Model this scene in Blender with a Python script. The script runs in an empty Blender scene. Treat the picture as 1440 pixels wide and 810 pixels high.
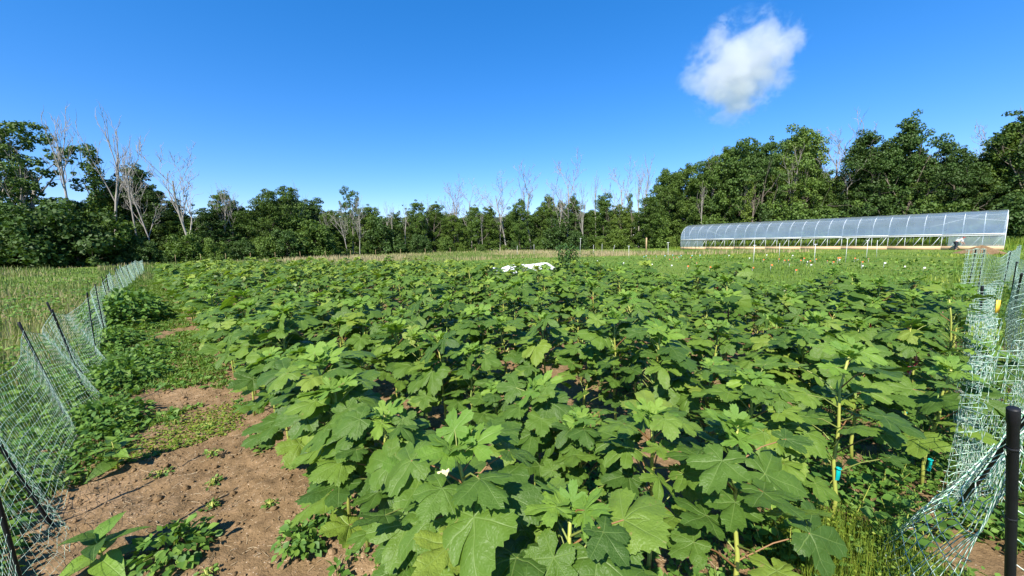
import bpy, math, random
import numpy as np
from mathutils import Vector, Matrix
R = math.radians
random.seed(7)
rng = np.random.default_rng(7)
scene = bpy.context.scene
col = scene.collection

# ------------------------------------------------------------------ camera
CAM_H = 1.9
cam_d = bpy.data.cameras.new('camera')
cam = bpy.data.objects.new('camera', cam_d)
col.objects.link(cam)
cam_d.sensor_width = 36.0
cam_d.lens = 13.08
cam_d.clip_start = 0.05
cam_d.clip_end = 6000
_p, _r = R(7.0), R(1.2)
_f = Vector((0, math.cos(_p), -math.sin(_p)))
_u = Vector((0, math.sin(_p), math.cos(_p)))
_x = Vector((1, 0, 0))
_rx = _x * math.cos(_r) - _u * math.sin(_r)
_ru = _u * math.cos(_r) + _x * math.sin(_r)
cam.matrix_world = Matrix(((_rx.x, _ru.x, -_f.x, 0), (_rx.y, _ru.y, -_f.y, 0), (_rx.z, _ru.z, -_f.z, CAM_H), (0, 0, 0, 1)))
scene.camera = cam

# ------------------------------------------------------------------ sky and sun
SUN_EL = R(46)
SUN_TRAVEL = Vector((0.36, 0.93, 0)).normalized()          # horizontal direction the light travels
world = bpy.data.worlds.new('World')
scene.world = world
world.use_nodes = True
wn = world.node_tree
wn.nodes.clear()
sky = wn.nodes.new('ShaderNodeTexSky')
sky.sky_type = 'NISHITA'
sky.sun_disc = False
sky.sun_elevation = SUN_EL
sky.sun_rotation = math.atan2(-SUN_TRAVEL.x, -SUN_TRAVEL.y)
sky.altitude = 1200
sky.air_density = 1.0
sky.dust_density = 0.0
sky.ozone_density = 4.0
hs = wn.nodes.new('ShaderNodeHueSaturation')
hs.inputs['Saturation'].default_value = 1.54
bg = wn.nodes.new('ShaderNodeBackground')
bg.inputs['Strength'].default_value = 0.15
wo = wn.nodes.new('ShaderNodeOutputWorld')
gm = wn.nodes.new('ShaderNodeGamma')
gm.inputs['Gamma'].default_value = 0.74
wn.links.new(sky.outputs[0], gm.inputs['Color'])
wn.links.new(gm.outputs[0], hs.inputs['Color'])
tn_ = wn.nodes.new('ShaderNodeMix'); tn_.data_type = 'RGBA'; tn_.blend_type = 'MULTIPLY'; tn_.inputs[0].default_value = 1.0
tn_.inputs[7].default_value = (1.0, 0.93, 1.10, 1)
wn.links.new(hs.outputs[0], tn_.inputs[6])
wn.links.new(tn_.outputs[2], bg.inputs['Color'])
wn.links.new(bg.outputs[0], wo.inputs['Surface'])

sun_d = bpy.data.lights.new('sun', 'SUN')
sun_d.energy = 4.7
sun_d.angle = R(0.53)
sun_d.color = (1.0, 0.94, 0.84)
sun = bpy.data.objects.new('sun', sun_d)
col.objects.link(sun)
_ld = Vector((SUN_TRAVEL.x * math.cos(SUN_EL), SUN_TRAVEL.y * math.cos(SUN_EL), -math.sin(SUN_EL)))
sun.rotation_euler = _ld.to_track_quat('-Z', 'Y').to_euler()
SUNV = np.array(-_ld)

vs = scene.view_settings
vs.view_transform = 'Standard'
vs.look = 'None'
vs.exposure = 1.08
vs.gamma = 1.0
vs.use_curve_mapping = False
cy = scene.cycles
cy.max_bounces = 7
cy.diffuse_bounces = 3
cy.glossy_bounces = 3
cy.transmission_bounces = 5
cy.transparent_max_bounces = 16
cy.volume_bounces = 6
cy.use_denoising = True

# ------------------------------------------------------------------ helpers
S2 = math.sqrt(0.5)
def P(a, b, z=0.0):
    """field axes: a runs along the planted rows (away to the left), b across them"""
    return np.array((S2 * (b - a), S2 * (a + b), z))
def nrm(v):
    v = np.asarray(v, float)
    return v / (np.linalg.norm(v, axis=-1, keepdims=True) + 1e-12)

class MB:
    """mesh collector: verts, tri/quad faces, optional uv per vertex and a tint per vertex"""
    def __init__(s):
        s.v, s.q, s.t, s.uv, s.ti = [], [], [], [], []
        s.n = 0
    def add(s, v, quads=None, tris=None, uv=None, tint=None):
        v = np.asarray(v, np.float32).reshape(-1, 3)
        m = len(v)
        s.v.append(v)
        if quads is not None and len(quads): s.q.append(np.asarray(quads, np.int64).reshape(-1, 4) + s.n)
        if tris is not None and len(tris): s.t.append(np.asarray(tris, np.int64).reshape(-1, 3) + s.n)
        s.uv.append(np.zeros((m, 2), np.float32) if uv is None else np.asarray(uv, np.float32).reshape(-1, 2))
        s.ti.append(np.full(m, 0.5 if tint is None else tint, np.float32) if np.isscalar(tint) or tint is None else np.asarray(tint, np.float32))
        s.n += m
    def box(s, c, d, rot=None, tint=None):
        c = np.asarray(c, float); d = np.asarray(d, float) / 2
        k = np.array([(-1,-1,-1),(1,-1,-1),(1,1,-1),(-1,1,-1),(-1,-1,1),(1,-1,1),(1,1,1),(-1,1,1)], float) * d
        if rot is not None: k = k @ np.asarray(rot).T
        s.add(k + c, [(3,2,1,0),(4,5,6,7),(0,1,5,4),(1,2,6,5),(2,3,7,6),(3,0,4,7)], tint=tint)
    def tube(s, pts, rad, sides=5, cap=True, tint=None, phase=0.0):
        pts = np.asarray(pts, float); n = len(pts)
        rad = np.full(n, rad) if np.isscalar(rad) else np.asarray(rad, float)
        t = np.gradient(pts, axis=0); t = nrm(t)
        ref = np.array((0.0, 0.0, 1.0)) if abs(t[:, 2]).mean() < 0.8 else np.array((1.0, 0.0, 0.0))
        x = nrm(np.cross(t, ref)); y = np.cross(t, x)
        an = np.arange(sides) * 2 * math.pi / sides + phase
        v = pts[:, None] + (np.cos(an)[None, :, None] * x[:, None] + np.sin(an)[None, :, None] * y[:, None]) * rad[:, None, None]
        i = np.arange(n - 1)[:, None] * sides; j = np.arange(sides)[None]; k = (j + 1) % sides
        q = np.stack([i + j, i + k, i + sides + k, i + sides + j], -1).reshape(-1, 4)
        L = np.concatenate([[0], np.cumsum(np.linalg.norm(np.diff(pts, axis=0), axis=1))])
        uv = np.stack([np.repeat(L, sides), np.tile(an, n)], -1)
        base = s.n
        s.add(v.reshape(-1, 3), q, None, uv, tint)
        if cap:
            for e in (0, n - 1):
                ring = np.arange(sides) + e * sides
                if e == 0: ring = ring[::-1]
                tr = [(ring[0], ring[m], ring[m + 1]) for m in range(1, sides - 1)]
                s.t.append(np.array(tr, np.int64) + base)
    def scatter(s, tv, tq, tt, M, T, uv=None, tint=None):
        """place a template (tv verts) with matrices M (n,3,3) and offsets T (n,3)"""
        tv = np.asarray(tv, float); n = len(T); m = len(tv)
        if n == 0: return
        v = np.einsum('nij,mj->nmi', M, tv) + T[:, None]
        off = (np.arange(n) * m)[:, None, None]
        q = (np.asarray(tq)[None] + off).reshape(-1, 4) if tq is not None and len(tq) else None
        t = (np.asarray(tt)[None] + off).reshape(-1, 3) if tt is not None and len(tt) else None
        ti = None if tint is None else np.repeat(tint, m)
        s.add(v.reshape(-1, 3), q, t, None if uv is None else np.tile(uv, (n, 1)), ti)
    def mesh(s, name, mat, smooth=False):
        v = np.concatenate(s.v); me = bpy.data.meshes.new(name)
        q = np.concatenate(s.q) if s.q else np.zeros((0, 4), np.int64)
        t = np.concatenate(s.t) if s.t else np.zeros((0, 3), np.int64)
        nl = len(q) * 4 + len(t) * 3
        me.vertices.add(len(v)); me.loops.add(nl); me.polygons.add(len(q) + len(t))
        me.vertices.foreach_set('co', v.ravel())
        li = np.concatenate([q.ravel(), t.ravel()]).astype(np.int32)
        me.loops.foreach_set('vertex_index', li)
        st = np.concatenate([np.arange(len(q)) * 4, len(q) * 4 + np.arange(len(t)) * 3]).astype(np.int32)
        me.polygons.foreach_set('loop_start', st)
        if smooth: me.polygons.foreach_set('use_smooth', np.ones(len(q) + len(t), bool))
        uvl = me.uv_layers.new(name='UVMap')
        uvl.data.foreach_set('uv', np.concatenate(s.uv)[li].ravel())
        at = me.attributes.new('tint', 'FLOAT', 'POINT')
        at.data.foreach_set('value', np.concatenate(s.ti))
        me.update(calc_edges=True)
        if mat is not None: me.materials.append(mat)
        return me
    def obj(s, name, mat, parent=None, smooth=False):
        return link(name, s.mesh(name, mat, smooth), parent)

def link(name, data, parent=None):
    o = bpy.data.objects.new(name, data)
    col.objects.link(o)
    if parent is not None: o.parent = parent
    return o
def tag(o, label=None, cat=None, group=None, kind=None):
    if label: o['label'] = label
    if cat: o['category'] = cat
    if group: o['group'] = group
    if kind: o['kind'] = kind
    return o
def thing(name, label, cat, loc=(0, 0, 0), rz=0.0, group=None):
    o = link(name, None)
    o.location = tuple(float(c) for c in loc); o.rotation_euler = (0, 0, rz)
    return tag(o, label, cat, group)
ORD1 = ['', 'first', 'second', 'third', 'fourth', 'fifth', 'sixth', 'seventh', 'eighth', 'ninth', 'tenth', 'eleventh', 'twelfth', 'thirteenth',
        'fourteenth', 'fifteenth', 'sixteenth', 'seventeenth', 'eighteenth', 'nineteenth']
TENS = {2: 'twent', 3: 'thirt', 4: 'fort', 5: 'fift', 6: 'sixt', 7: 'sevent', 8: 'eight', 9: 'ninet'}
def ordinal(n):
    if n < 20: return ORD1[n]
    return TENS[n // 10] + ('ieth' if n % 10 == 0 else 'y-' + ORD1[n % 10])
def frames(Y, N):
    """column matrices whose y axis follows Y and z axis leans to N"""
    Y = nrm(Y); X = nrm(np.cross(Y, N)); Z = np.cross(X, Y)
    return np.stack([X, Y, Z], -1)
def vnoise(x, y, seed=0):
    x = np.asarray(x, float); y = np.asarray(y, float)
    xi = np.floor(x).astype(np.int64); yi = np.floor(y).astype(np.int64)
    fx = x - xi; fy = y - yi; fx = fx * fx * (3 - 2 * fx); fy = fy * fy * (3 - 2 * fy)
    def h(i, j):
        n = (i * 374761393 + j * 668265263 + seed * 974711) & 0xffffffff
        n = ((n ^ (n >> 13)) * 1274126177) & 0xffffffff
        return ((n ^ (n >> 16)) & 0xffff) / 65535.0
    return (h(xi, yi) * (1 - fx) + h(xi + 1, yi) * fx) * (1 - fy) + (h(xi, yi + 1) * (1 - fx) + h(xi + 1, yi + 1) * fx) * fy
def fbm(x, y, seed=0, o=4):
    s = 0; a = 0.5
    for i in range(o):
        s = s + a * vnoise(x * 2 ** i, y * 2 ** i, seed + i * 17); a *= 0.5
    return s

# ------------------------------------------------------------------ materials
class NT:
    def __init__(s, name):
        s.m = bpy.data.materials.new(name); s.m.use_nodes = True
        s.t = s.m.node_tree; s.t.nodes.clear()
        s.out = s.n('ShaderNodeOutputMaterial')
    def n(s, typ, **kw):
        nd = s.t.nodes.new(typ)
        for k, v in kw.items():
            if k.startswith('i_'):
                key = k[2:]
                nd.inputs[int(key) if key.isdigit() else key.replace('_', ' ')].default_value = v
            else: setattr(nd, k, v)
        return nd
    def l(s, a, b): s.t.links.new(a, b)
    def math(s, op, a, b=None, c=None):
        nd = s.n('ShaderNodeMath', operation=op)
        for i, v in enumerate((a, b, c)):
            if v is None: continue
            if isinstance(v, (int, float)): nd.inputs[i].default_value = v
            else: s.l(v, nd.inputs[i])
        return nd.outputs[0]
    def ramp(s, fac, stops):
        nd = s.n('ShaderNodeValToRGB'); e = nd.color_ramp.elements
        while len(e) < len(stops): e.new(0.5)
        for i, (p, c) in enumerate(stops):
            e[i].position = p; e[i].color = (c[0], c[1], c[2], 1) if not isinstance(c, float) else (c, c, c, 1)
        s.l(fac, nd.inputs[0]); return nd.outputs[0]
    def mix(s, fac, a, b, blend='MIX'):
        nd = s.n('ShaderNodeMix', data_type='RGBA', blend_type=blend)
        for i, v in ((0, fac), (6, a), (7, b)):
            if isinstance(v, (int, float)): nd.inputs[i].default_value = v
            elif isinstance(v, tuple): nd.inputs[i].default_value = (v[0], v[1], v[2], 1)
            else: s.l(v, nd.inputs[i])
        return nd.outputs[2]
    def noise(s, vec, scale, detail=3.0, rough=0.55):
        nd = s.n('ShaderNodeTexNoise', i_Scale=scale, i_Detail=detail, i_Roughness=rough)
        if vec is not None: s.l(vec, nd.inputs['Vector'])
        return nd.outputs['Fac']

def rnd_tint(k):
    """random number per object plus per-leaf tint, 0..1"""
    oi = k.n('ShaderNodeObjectInfo'); at = k.n('ShaderNodeAttribute', attribute_name='tint')
    return k.math('FRACT', k.math('ADD', oi.outputs['Random'], at.outputs['Fac'])), oi.outputs['Random'], at.outputs['Fac']

def leafy(name, stops, trans=0.35, tcol=None, rough=0.55, spec=0.3, tree=False, veins=False, by_tint=False):
    k = NT(name)
    f, ro, ti = rnd_tint(k)
    if tree: f = k.math('ADD', k.math('MULTIPLY', ro, 0.6), k.math('MULTIPLY', ti, 0.4))
    if by_tint: f = ti
    c = k.ramp(f, stops)
    pr = k.n('ShaderNodeBsdfPrincipled', i_Roughness=rough)
    pr.inputs['Specular IOR Level'].default_value = spec
    tr = k.n('ShaderNodeBsdfTranslucent')
    if veins:
        uv = k.n('ShaderNodeUVMap'); sp = k.n('ShaderNodeSeparateXYZ'); k.l(uv.outputs[0], sp.inputs[0])
        s_, t_ = sp.outputs[0], k.math('ABSOLUTE', sp.outputs[1])
        w = k.math('MULTIPLY_ADD', s_, -0.014, 0.022)
        main = k.math('LESS_THAN', t_, w)
        main = k.math('SUBTRACT', 1.0, k.math('SMOOTH_MIN', 1.0, k.math('DIVIDE', t_, k.math('MAXIMUM', w, 0.006)), 0.3))
        main = k.math('MAXIMUM', main, 0.0)
        tc = k.n('ShaderNodeTexCoord')
        nz = k.noise(tc.outputs['Object'], 7.0, 4.0)
        wob = k.math('MULTIPLY', k.math('SUBTRACT', k.noise(tc.outputs['Object'], 3.0, 2.0), 0.5), 0.9)
        ph = k.math('ADD', k.math('SUBTRACT', k.math('DIVIDE', s_, 0.24), k.math('MULTIPLY', t_, 2.6)), wob)
        tri = k.math('PINGPONG', ph, 0.5)
        sec = k.math('MAXIMUM', k.math('SUBTRACT', 1.0, k.math('DIVIDE', tri, 0.05)), 0.0)
        v = k.math('MAXIMUM', main, k.math('MULTIPLY', sec, 0.5))
        vo = k.n('ShaderNodeTexVoronoi', i_Scale=13.0, feature='DISTANCE_TO_EDGE'); k.l(tc.outputs['Object'], vo.inputs['Vector'])
        puck = k.math('MINIMUM', k.math('MULTIPLY', vo.outputs['Distance'], 3.0), 1.0)
        c = k.mix(k.math('MULTIPLY', nz, 0.5), c, k.mix(1.0, c, (0.62, 0.72, 0.6), 'MULTIPLY'))
        c = k.mix(k.math('MULTIPLY', v, 0.42), c, (0.26, 0.37, 0.11))
        sp_ = k.noise(tc.outputs['Object'], 4.5, 6.0, 0.7); oi_ = k.n('ShaderNodeObjectInfo')
        bl = k.math('MULTIPLY', k.math('GREATER_THAN', k.math('ADD', sp_, k.math('MULTIPLY', oi_.outputs['Random'], 0.10)), 0.735), 0.8)
        c = k.mix(bl, c, (0.22, 0.19, 0.06))
        bp = k.n('ShaderNodeBump', i_Strength=0.34, i_Distance=0.02)
        k.l(k.math('SUBTRACT', k.math('ADD', k.math('MULTIPLY', nz, 0.9), k.math('MULTIPLY', puck, 0.14)), k.math('MULTIPLY', v, 0.7)), bp.inputs['Height'])
        k.l(bp.outputs[0], pr.inputs['Normal'])
    k.l(c, pr.inputs['Base Color'])
    tc2 = k.mix(1.0, c, tcol or (1.25, 1.25, 0.45), 'MULTIPLY')
    k.l(tc2, tr.inputs['Color'])
    ms = k.n('ShaderNodeMixShader', i_0=trans)
    k.l(pr.outputs[0], ms.inputs[1]); k.l(tr.outputs[0], ms.inputs[2])
    k.l(ms.outputs[0], k.out.inputs['Surface'])
    return k.m

def plain(name, c1, c2=None, rough=0.6, metal=0.0, scale=8.0, spec=0.4, bump=0.0, coords='Object'):
    k = NT(name)
    pr = k.n('ShaderNodeBsdfPrincipled', i_Roughness=rough, i_Metallic=metal)
    pr.inputs['Specular IOR Level'].default_value = spec
    tc = k.n('ShaderNodeTexCoord'); nz = k.noise(tc.outputs[coords], scale, 4.0)
    k.l(k.mix(k.math('SMOOTH_MIN', 1.0, k.math('MULTIPLY', nz, 1.1), 0.1), c1, c2 or c1), pr.inputs['Base Color'])
    if bump:
        bp = k.n('ShaderNodeBump', i_Strength=bump, i_Distance=0.02); k.l(nz, bp.inputs['Height']); k.l(bp.outputs[0], pr.inputs['Normal'])
    k.l(pr.outputs[0], k.out.inputs['Surface'])
    return k.m

M = {}
M['okra_leaf'] = leafy('okra_leaf', [(0.0, (0.052, 0.108, 0.017)), (0.3, (0.080, 0.150, 0.021)), (0.7, (0.108, 0.188, 0.026)), (0.92, (0.150, 0.235, 0.032)), (1.0, (0.21, 0.28, 0.040))], 0.30, (1.3, 1.4, 0.35), 0.48, 0.30, veins=True)
M['okra_young'] = leafy('okra_young', [(0.0, (0.13, 0.25, 0.035)), (1.0, (0.22, 0.34, 0.045))], 0.34, (1.3, 1.3, 0.4), 0.5, 0.35, veins=True)
M['okra_far'] = leafy('okra_far', [(0.0, (0.052, 0.110, 0.016)), (0.5, (0.100, 0.176, 0.024)), (0.85, (0.145, 0.228, 0.030)), (1.0, (0.24, 0.31, 0.042))], 0.30, (1.3, 1.4, 0.4), 0.5, 0.35, by_tint=True)
def stem_mat():
    k = NT('okra_stem'); f, ro, ti = rnd_tint(k); tc = k.n('ShaderNodeTexCoord'); nz = k.noise(tc.outputs['Object'], 14.0)
    c = k.mix(nz, (0.24, 0.30, 0.045), (0.36, 0.36, 0.08)); c2 = k.ramp(ti, [(0.5, (1.0, 1.0, 1.0)), (0.8, (0.62, 0.68, 0.8)), (1.0, (0.65, 0.30, 0.55))])
    pr = k.n('ShaderNodeBsdfPrincipled', i_Roughness=0.55); k.l(k.mix(1.0, c, c2, 'MULTIPLY'), pr.inputs['Base Color']); k.l(pr.outputs[0], k.out.inputs['Surface']); return k.m
M['stem'] = stem_mat()
M['pod'] = leafy('okra_pod', [(0.0, (0.20, 0.34, 0.07)), (1.0, (0.30, 0.40, 0.10))], 0.1)
M['pod_red'] = plain('okra_pod_red', (0.20, 0.012, 0.03), (0.30, 0.03, 0.05), 0.45)
M['petal'] = leafy('petal', [(0.0, (0.80, 0.74, 0.40)), (1.0, (0.85, 0.82, 0.55))], 0.3, (1, 1, 0.8))
M['corn'] = leafy('corn', [(0.0, (0.035, 0.085, 0.018)), (1.0, (0.075, 0.14, 0.024))], 0.2, by_tint=True)
M['weed'] = leafy('weed', [(0.0, (0.06, 0.14, 0.025)), (0.5, (0.10, 0.20, 0.03)), (1.0, (0.17, 0.28, 0.045))], 0.3, by_tint=True)
M['weed_yellow'] = leafy('weed_yellow', [(0.0, (0.09, 0.16, 0.02)), (0.5, (0.15, 0.22, 0.02)), (1.0, (0.24, 0.29, 0.035))], 0.3, by_tint=True)
M['grass'] = leafy('grass', [(0.0, (0.08, 0.155, 0.02)), (0.6, (0.13, 0.215, 0.03)), (1.0, (0.21, 0.28, 0.05))], 0.3, by_tint=True)
M['field_green'] = leafy('field_green', [(0.0, (0.075, 0.16, 0.018)), (0.5, (0.14, 0.235, 0.025)), (1.0, (0.26, 0.31, 0.04))], 0.3, by_tint=True)
M['meadow'] = leafy('meadow', [(0.0, (0.10, 0.17, 0.03)), (0.45, (0.15, 0.21, 0.045)), (0.75, (0.24, 0.24, 0.09)), (1.0, (0.38, 0.31, 0.17))], 0.25, (1.1, 1.1, 0.7), by_tint=True)
M['straw'] = plain('straw', (0.46, 0.36, 0.22), (0.32, 0.24, 0.14), 0.8)
M['tree_dark'] = leafy('tree_dark', [(0.0, (0.038, 0.070, 0.012)), (0.5, (0.052, 0.102, 0.020)), (1.0, (0.080, 0.140, 0.026))], 0.22, rough=0.6, tree=True)
M['tree_mid'] = leafy('tree_mid', [(0.0, (0.060, 0.100, 0.014)), (0.5, (0.082, 0.145, 0.024)), (1.0, (0.125, 0.195, 0.032))], 0.25, rough=0.6, tree=True)
M['tree_light'] = leafy('tree_light', [(0.0, (0.065, 0.115, 0.018)), (0.5, (0.10, 0.16, 0.024)), (1.0, (0.15, 0.21, 0.03))], 0.28, rough=0.6, tree=True)
M['bark'] = plain('bark', (0.10, 0.08, 0.06), (0.20, 0.17, 0.13), 0.9, scale=3)
M['dead'] = plain('dead_wood', (0.18, 0.16, 0.135), (0.38, 0.35, 0.305), 0.9, scale=1.2)
M['black'] = plain('black_plastic', (0.006, 0.007, 0.009), (0.014, 0.015, 0.018), 0.5, scale=30, spec=0.25)
M['wire'] = plain('wire', (0.35, 0.36, 0.36), (0.5, 0.5, 0.5), 0.4, 0.6)
M['white_pipe'] = plain('white_pipe', (0.66, 0.68, 0.66), (0.55, 0.57, 0.56), 0.45)
M['steel'] = plain('galvanised_steel', (0.62, 0.65, 0.66), (0.74, 0.76, 0.77), 0.45, 0.1, scale=3)
M['board'] = plain('board', (0.60, 0.42, 0.25), (0.46, 0.31, 0.18), 0.8, scale=2.5)
M['wood_post'] = plain('wood_post', (0.50, 0.36, 0.20), (0.38, 0.27, 0.15), 0.85, scale=6)
M['orange'] = plain('orange_flag', (0.85, 0.22, 0.06), (0.75, 0.17, 0.04), 0.5)
M['white_flag'] = plain('white_flag', (0.82, 0.82, 0.80), (0.72, 0.72, 0.72), 0.5)
M['blue_flag'] = plain('blue_flag', (0.28, 0.62, 0.70), (0.24, 0.55, 0.65), 0.5)
M['teal'] = plain('teal_tag', (0.0, 0.32, 0.33), (0.0, 0.40, 0.38), 0.45, scale=20)
M['pink'] = plain('pink_ribbon', (0.75, 0.16, 0.28), (0.82, 0.32, 0.42), 0.5, scale=20)
M['yellow_tag'] = plain('yellow_tag', (0.85, 0.58, 0.06), (0.8, 0.5, 0.05), 0.5)
M['fabric'] = plain('row_cover', (0.80, 0.80, 0.80), (0.72, 0.73, 0.75), 0.8, scale=1.5)
M['skin'] = plain('skin', (0.42, 0.22, 0.15), None, 0.6)
M['shirt'] = plain('shirt', (0.78, 0.76, 0.76), (0.68, 0.68, 0.70), 0.8)
M['trousers'] = plain('trousers', (0.02, 0.025, 0.04), None, 0.8)
M['cap'] = plain('cap', (0.32, 0.05, 0.04), None, 0.8)

def soil_mat():
    k = NT('soil')
    tc = k.n('ShaderNodeTexCoord'); v = tc.outputs['Object']
    n1 = k.noise(v, 1.3, 5.0, 0.6); n2 = k.noise(v, 14.0, 5.0, 0.65); n3 = k.noise(v, 60.0, 4.0, 0.6)
    f = k.math('ADD', k.math('MULTIPLY', n1, 0.5), k.math('MULTIPLY', n2, 0.5))
    c = k.ramp(f, [(0.3, (0.085, 0.053, 0.026)), (0.5, (0.190, 0.124, 0.062)), (0.72, (0.32, 0.215, 0.125))])
    vo = k.n('ShaderNodeTexVoronoi', i_Scale=38.0, feature='F1'); k.l(v, vo.inputs['Vector'])
    speck = k.math('LESS_THAN', vo.outputs['Distance'], 0.16)
    c = k.mix(k.math('MULTIPLY', speck, k.math('GREATER_THAN', n2, 0.52)), c, (0.42, 0.33, 0.23))
    pr = k.n('ShaderNodeBsdfPrincipled', i_Roughness=0.95); pr.inputs['Specular IOR Level'].default_value = 0.15
    k.l(c, pr.inputs['Base Color'])
    bp = k.n('ShaderNodeBump', i_Strength=0.8, i_Distance=0.03)
    k.l(k.math('ADD', k.math('MULTIPLY', n2, 0.7), k.math('MULTIPLY', n3, 0.5)), bp.inputs['Height']); k.l(bp.outputs[0], pr.inputs['Normal'])
    k.l(pr.outputs[0], k.out.inputs['Surface'])
    return k.m
M['soil'] = soil_mat()

def turf_mat():
    k = NT('turf')
    tc = k.n('ShaderNodeTexCoord'); v = tc.outputs['Object']
    n1 = k.noise(v, 0.16, 4.0); n2 = k.noise(v, 3.0, 6.0, 0.7)
    c = k.ramp(k.math('ADD', k.math('MULTIPLY', n1, 0.55), k.math('MULTIPLY', n2, 0.45)),
               [(0.3, (0.07, 0.12, 0.02)), (0.5, (0.12, 0.19, 0.03)), (0.7, (0.20, 0.24, 0.06))])
    pr = k.n('ShaderNodeBsdfPrincipled', i_Roughness=0.95); pr.inputs['Specular IOR Level'].default_value = 0.1
    k.l(c, pr.inputs['Base Color'])
    bp = k.n('ShaderNodeBump', i_Strength=1.0, i_Distance=0.2); k.l(n2, bp.inputs['Height']); k.l(bp.outputs[0], pr.inputs['Normal'])
    k.l(pr.outputs[0], k.out.inputs['Surface'])
    return k.m
M['turf'] = turf_mat()

def net_mat():
    k = NT('netting')
    uv = k.n('ShaderNodeUVMap'); sp = k.n('ShaderNodeSeparateXYZ'); k.l(uv.outputs[0], sp.inputs[0])
    w = k.math('PINGPONG', k.math('ADD', k.math('MULTIPLY', sp.outputs[0], 38.0), k.math('MULTIPLY', sp.outputs[1], 0.32)), 1.0)
    c = k.ramp(w, [(0.38, (0.09, 0.27, 0.15)), (0.58, (0.64, 0.75, 0.64))])
    pr = k.n('ShaderNodeBsdfPrincipled', i_Roughness=0.4)
    k.l(c, pr.inputs['Base Color']); k.l(pr.outputs[0], k.out.inputs['Surface'])
    return k.m
M['net'] = net_mat()

def film_mat():
    k = NT('greenhouse_film')
    tr = k.n('ShaderNodeBsdfTransparent'); tr.inputs[0].default_value = (0.90, 0.93, 0.95, 1)
    df = k.n('ShaderNodeBsdfDiffuse'); df.inputs[0].default_value = (0.68, 0.84, 0.98, 1)
    tl = k.n('ShaderNodeBsdfTranslucent'); tl.inputs[0].default_value = (0.68, 0.84, 0.98, 1)
    gl = k.n('ShaderNodeBsdfGlossy', i_Roughness=0.14)
    m0 = k.n('ShaderNodeMixShader', i_0=0.55); k.l(df.outputs[0], m0.inputs[1]); k.l(tl.outputs[0], m0.inputs[2])
    tc = k.n('ShaderNodeTexCoord'); nz = k.noise(tc.outputs['Object'], 0.7, 3.0)
    m1 = k.n('ShaderNodeMixShader'); k.l(k.math('MULTIPLY_ADD', nz, 0.24, 0.21), m1.inputs[0]); k.l(tr.outputs[0], m1.inputs[1]); k.l(m0.outputs[0], m1.inputs[2])
    lw = k.n('ShaderNodeLayerWeight', i_Blend=0.5)
    m2 = k.n('ShaderNodeMixShader'); k.l(k.math('MULTIPLY_ADD', lw.outputs['Fresnel'], 0.7, 0.08), m2.inputs[0]); k.l(m1.outputs[0], m2.inputs[1]); k.l(gl.outputs[0], m2.inputs[2])
    k.l(m2.outputs[0], k.out.inputs['Surface'])
    return k.m
M['film'] = film_mat()

# ------------------------------------------------------------------ ground
def lay_ground():
    g = np.concatenate([-np.geomspace(1500, 90, 10), np.linspace(-80, 80, 81), np.geomspace(90, 1500, 10)])
    X, Y = np.meshgrid(g, g)
    Z = (fbm(X * 0.08, Y * 0.08, 3) - 0.45) * 0.35 * np.clip((np.hypot(X, Y) - 14) / 20, 0, 1) - 0.03
    n = len(g); i = np.arange(n - 1)[:, None] * n + np.arange(n - 1)[None]
    mb = MB(); mb.add(np.stack([X, Y, Z], -1).reshape(-1, 3), np.stack([i, i + 1, i + n + 1, i + n], -1).reshape(-1, 4))
    tag(mb.obj('ground', M['turf'], None, True), 'green grassy ground of the whole field', kind='structure')
    a = np.concatenate([np.arange(-3.2, 9, 0.035), np.geomspace(9.05, 33, 120)])
    b = np.concatenate([np.arange(-0.95, 4.2, 0.035), np.linspace(4.25, 10.4, 50)])
    A, B = np.meshgrid(a, b, indexing='ij')
    X, Y = S2 * (B - A), S2 * (A + B)
    Z = soil_z(X, Y)
    ed = np.minimum.reduce([A + 3.2, 33 - A, B + 0.95, 10.4 - B])
    Z = np.where(ed < 0.12, Z - (0.12 - ed) * 0.7, Z)
    n = len(b); i = np.arange(len(a) - 1)[:, None] * n + np.arange(n - 1)[None]
    mb = MB(); mb.add(np.stack([X, Y, Z], -1).reshape(-1, 3), np.stack([i, i + 1, i + n + 1, i + n], -1).reshape(-1, 4))
    tag(mb.obj('garden_soil', M['soil'], None, True), 'brown bare garden soil under the crop and along the path', kind='structure')
def soil_z(X, Y):
    return (fbm(X * 1.1, Y * 1.1, 5) - 0.45) * 0.09 + (fbm(X * 7, Y * 7, 9) - 0.45) * 0.065 + np.maximum(fbm(X * 15, Y * 15, 21, 2) - 0.42, 0) * 0.10 + 0.02 - 0.05 * np.clip(fbm(X * 2.6 + 0.6 * Y, Y * 2.6, 33, 2) - 0.5, 0, 1)
lay_ground()
def sz(x, y): return float(soil_z(np.array([x]), np.array([y]))[0])

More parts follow.
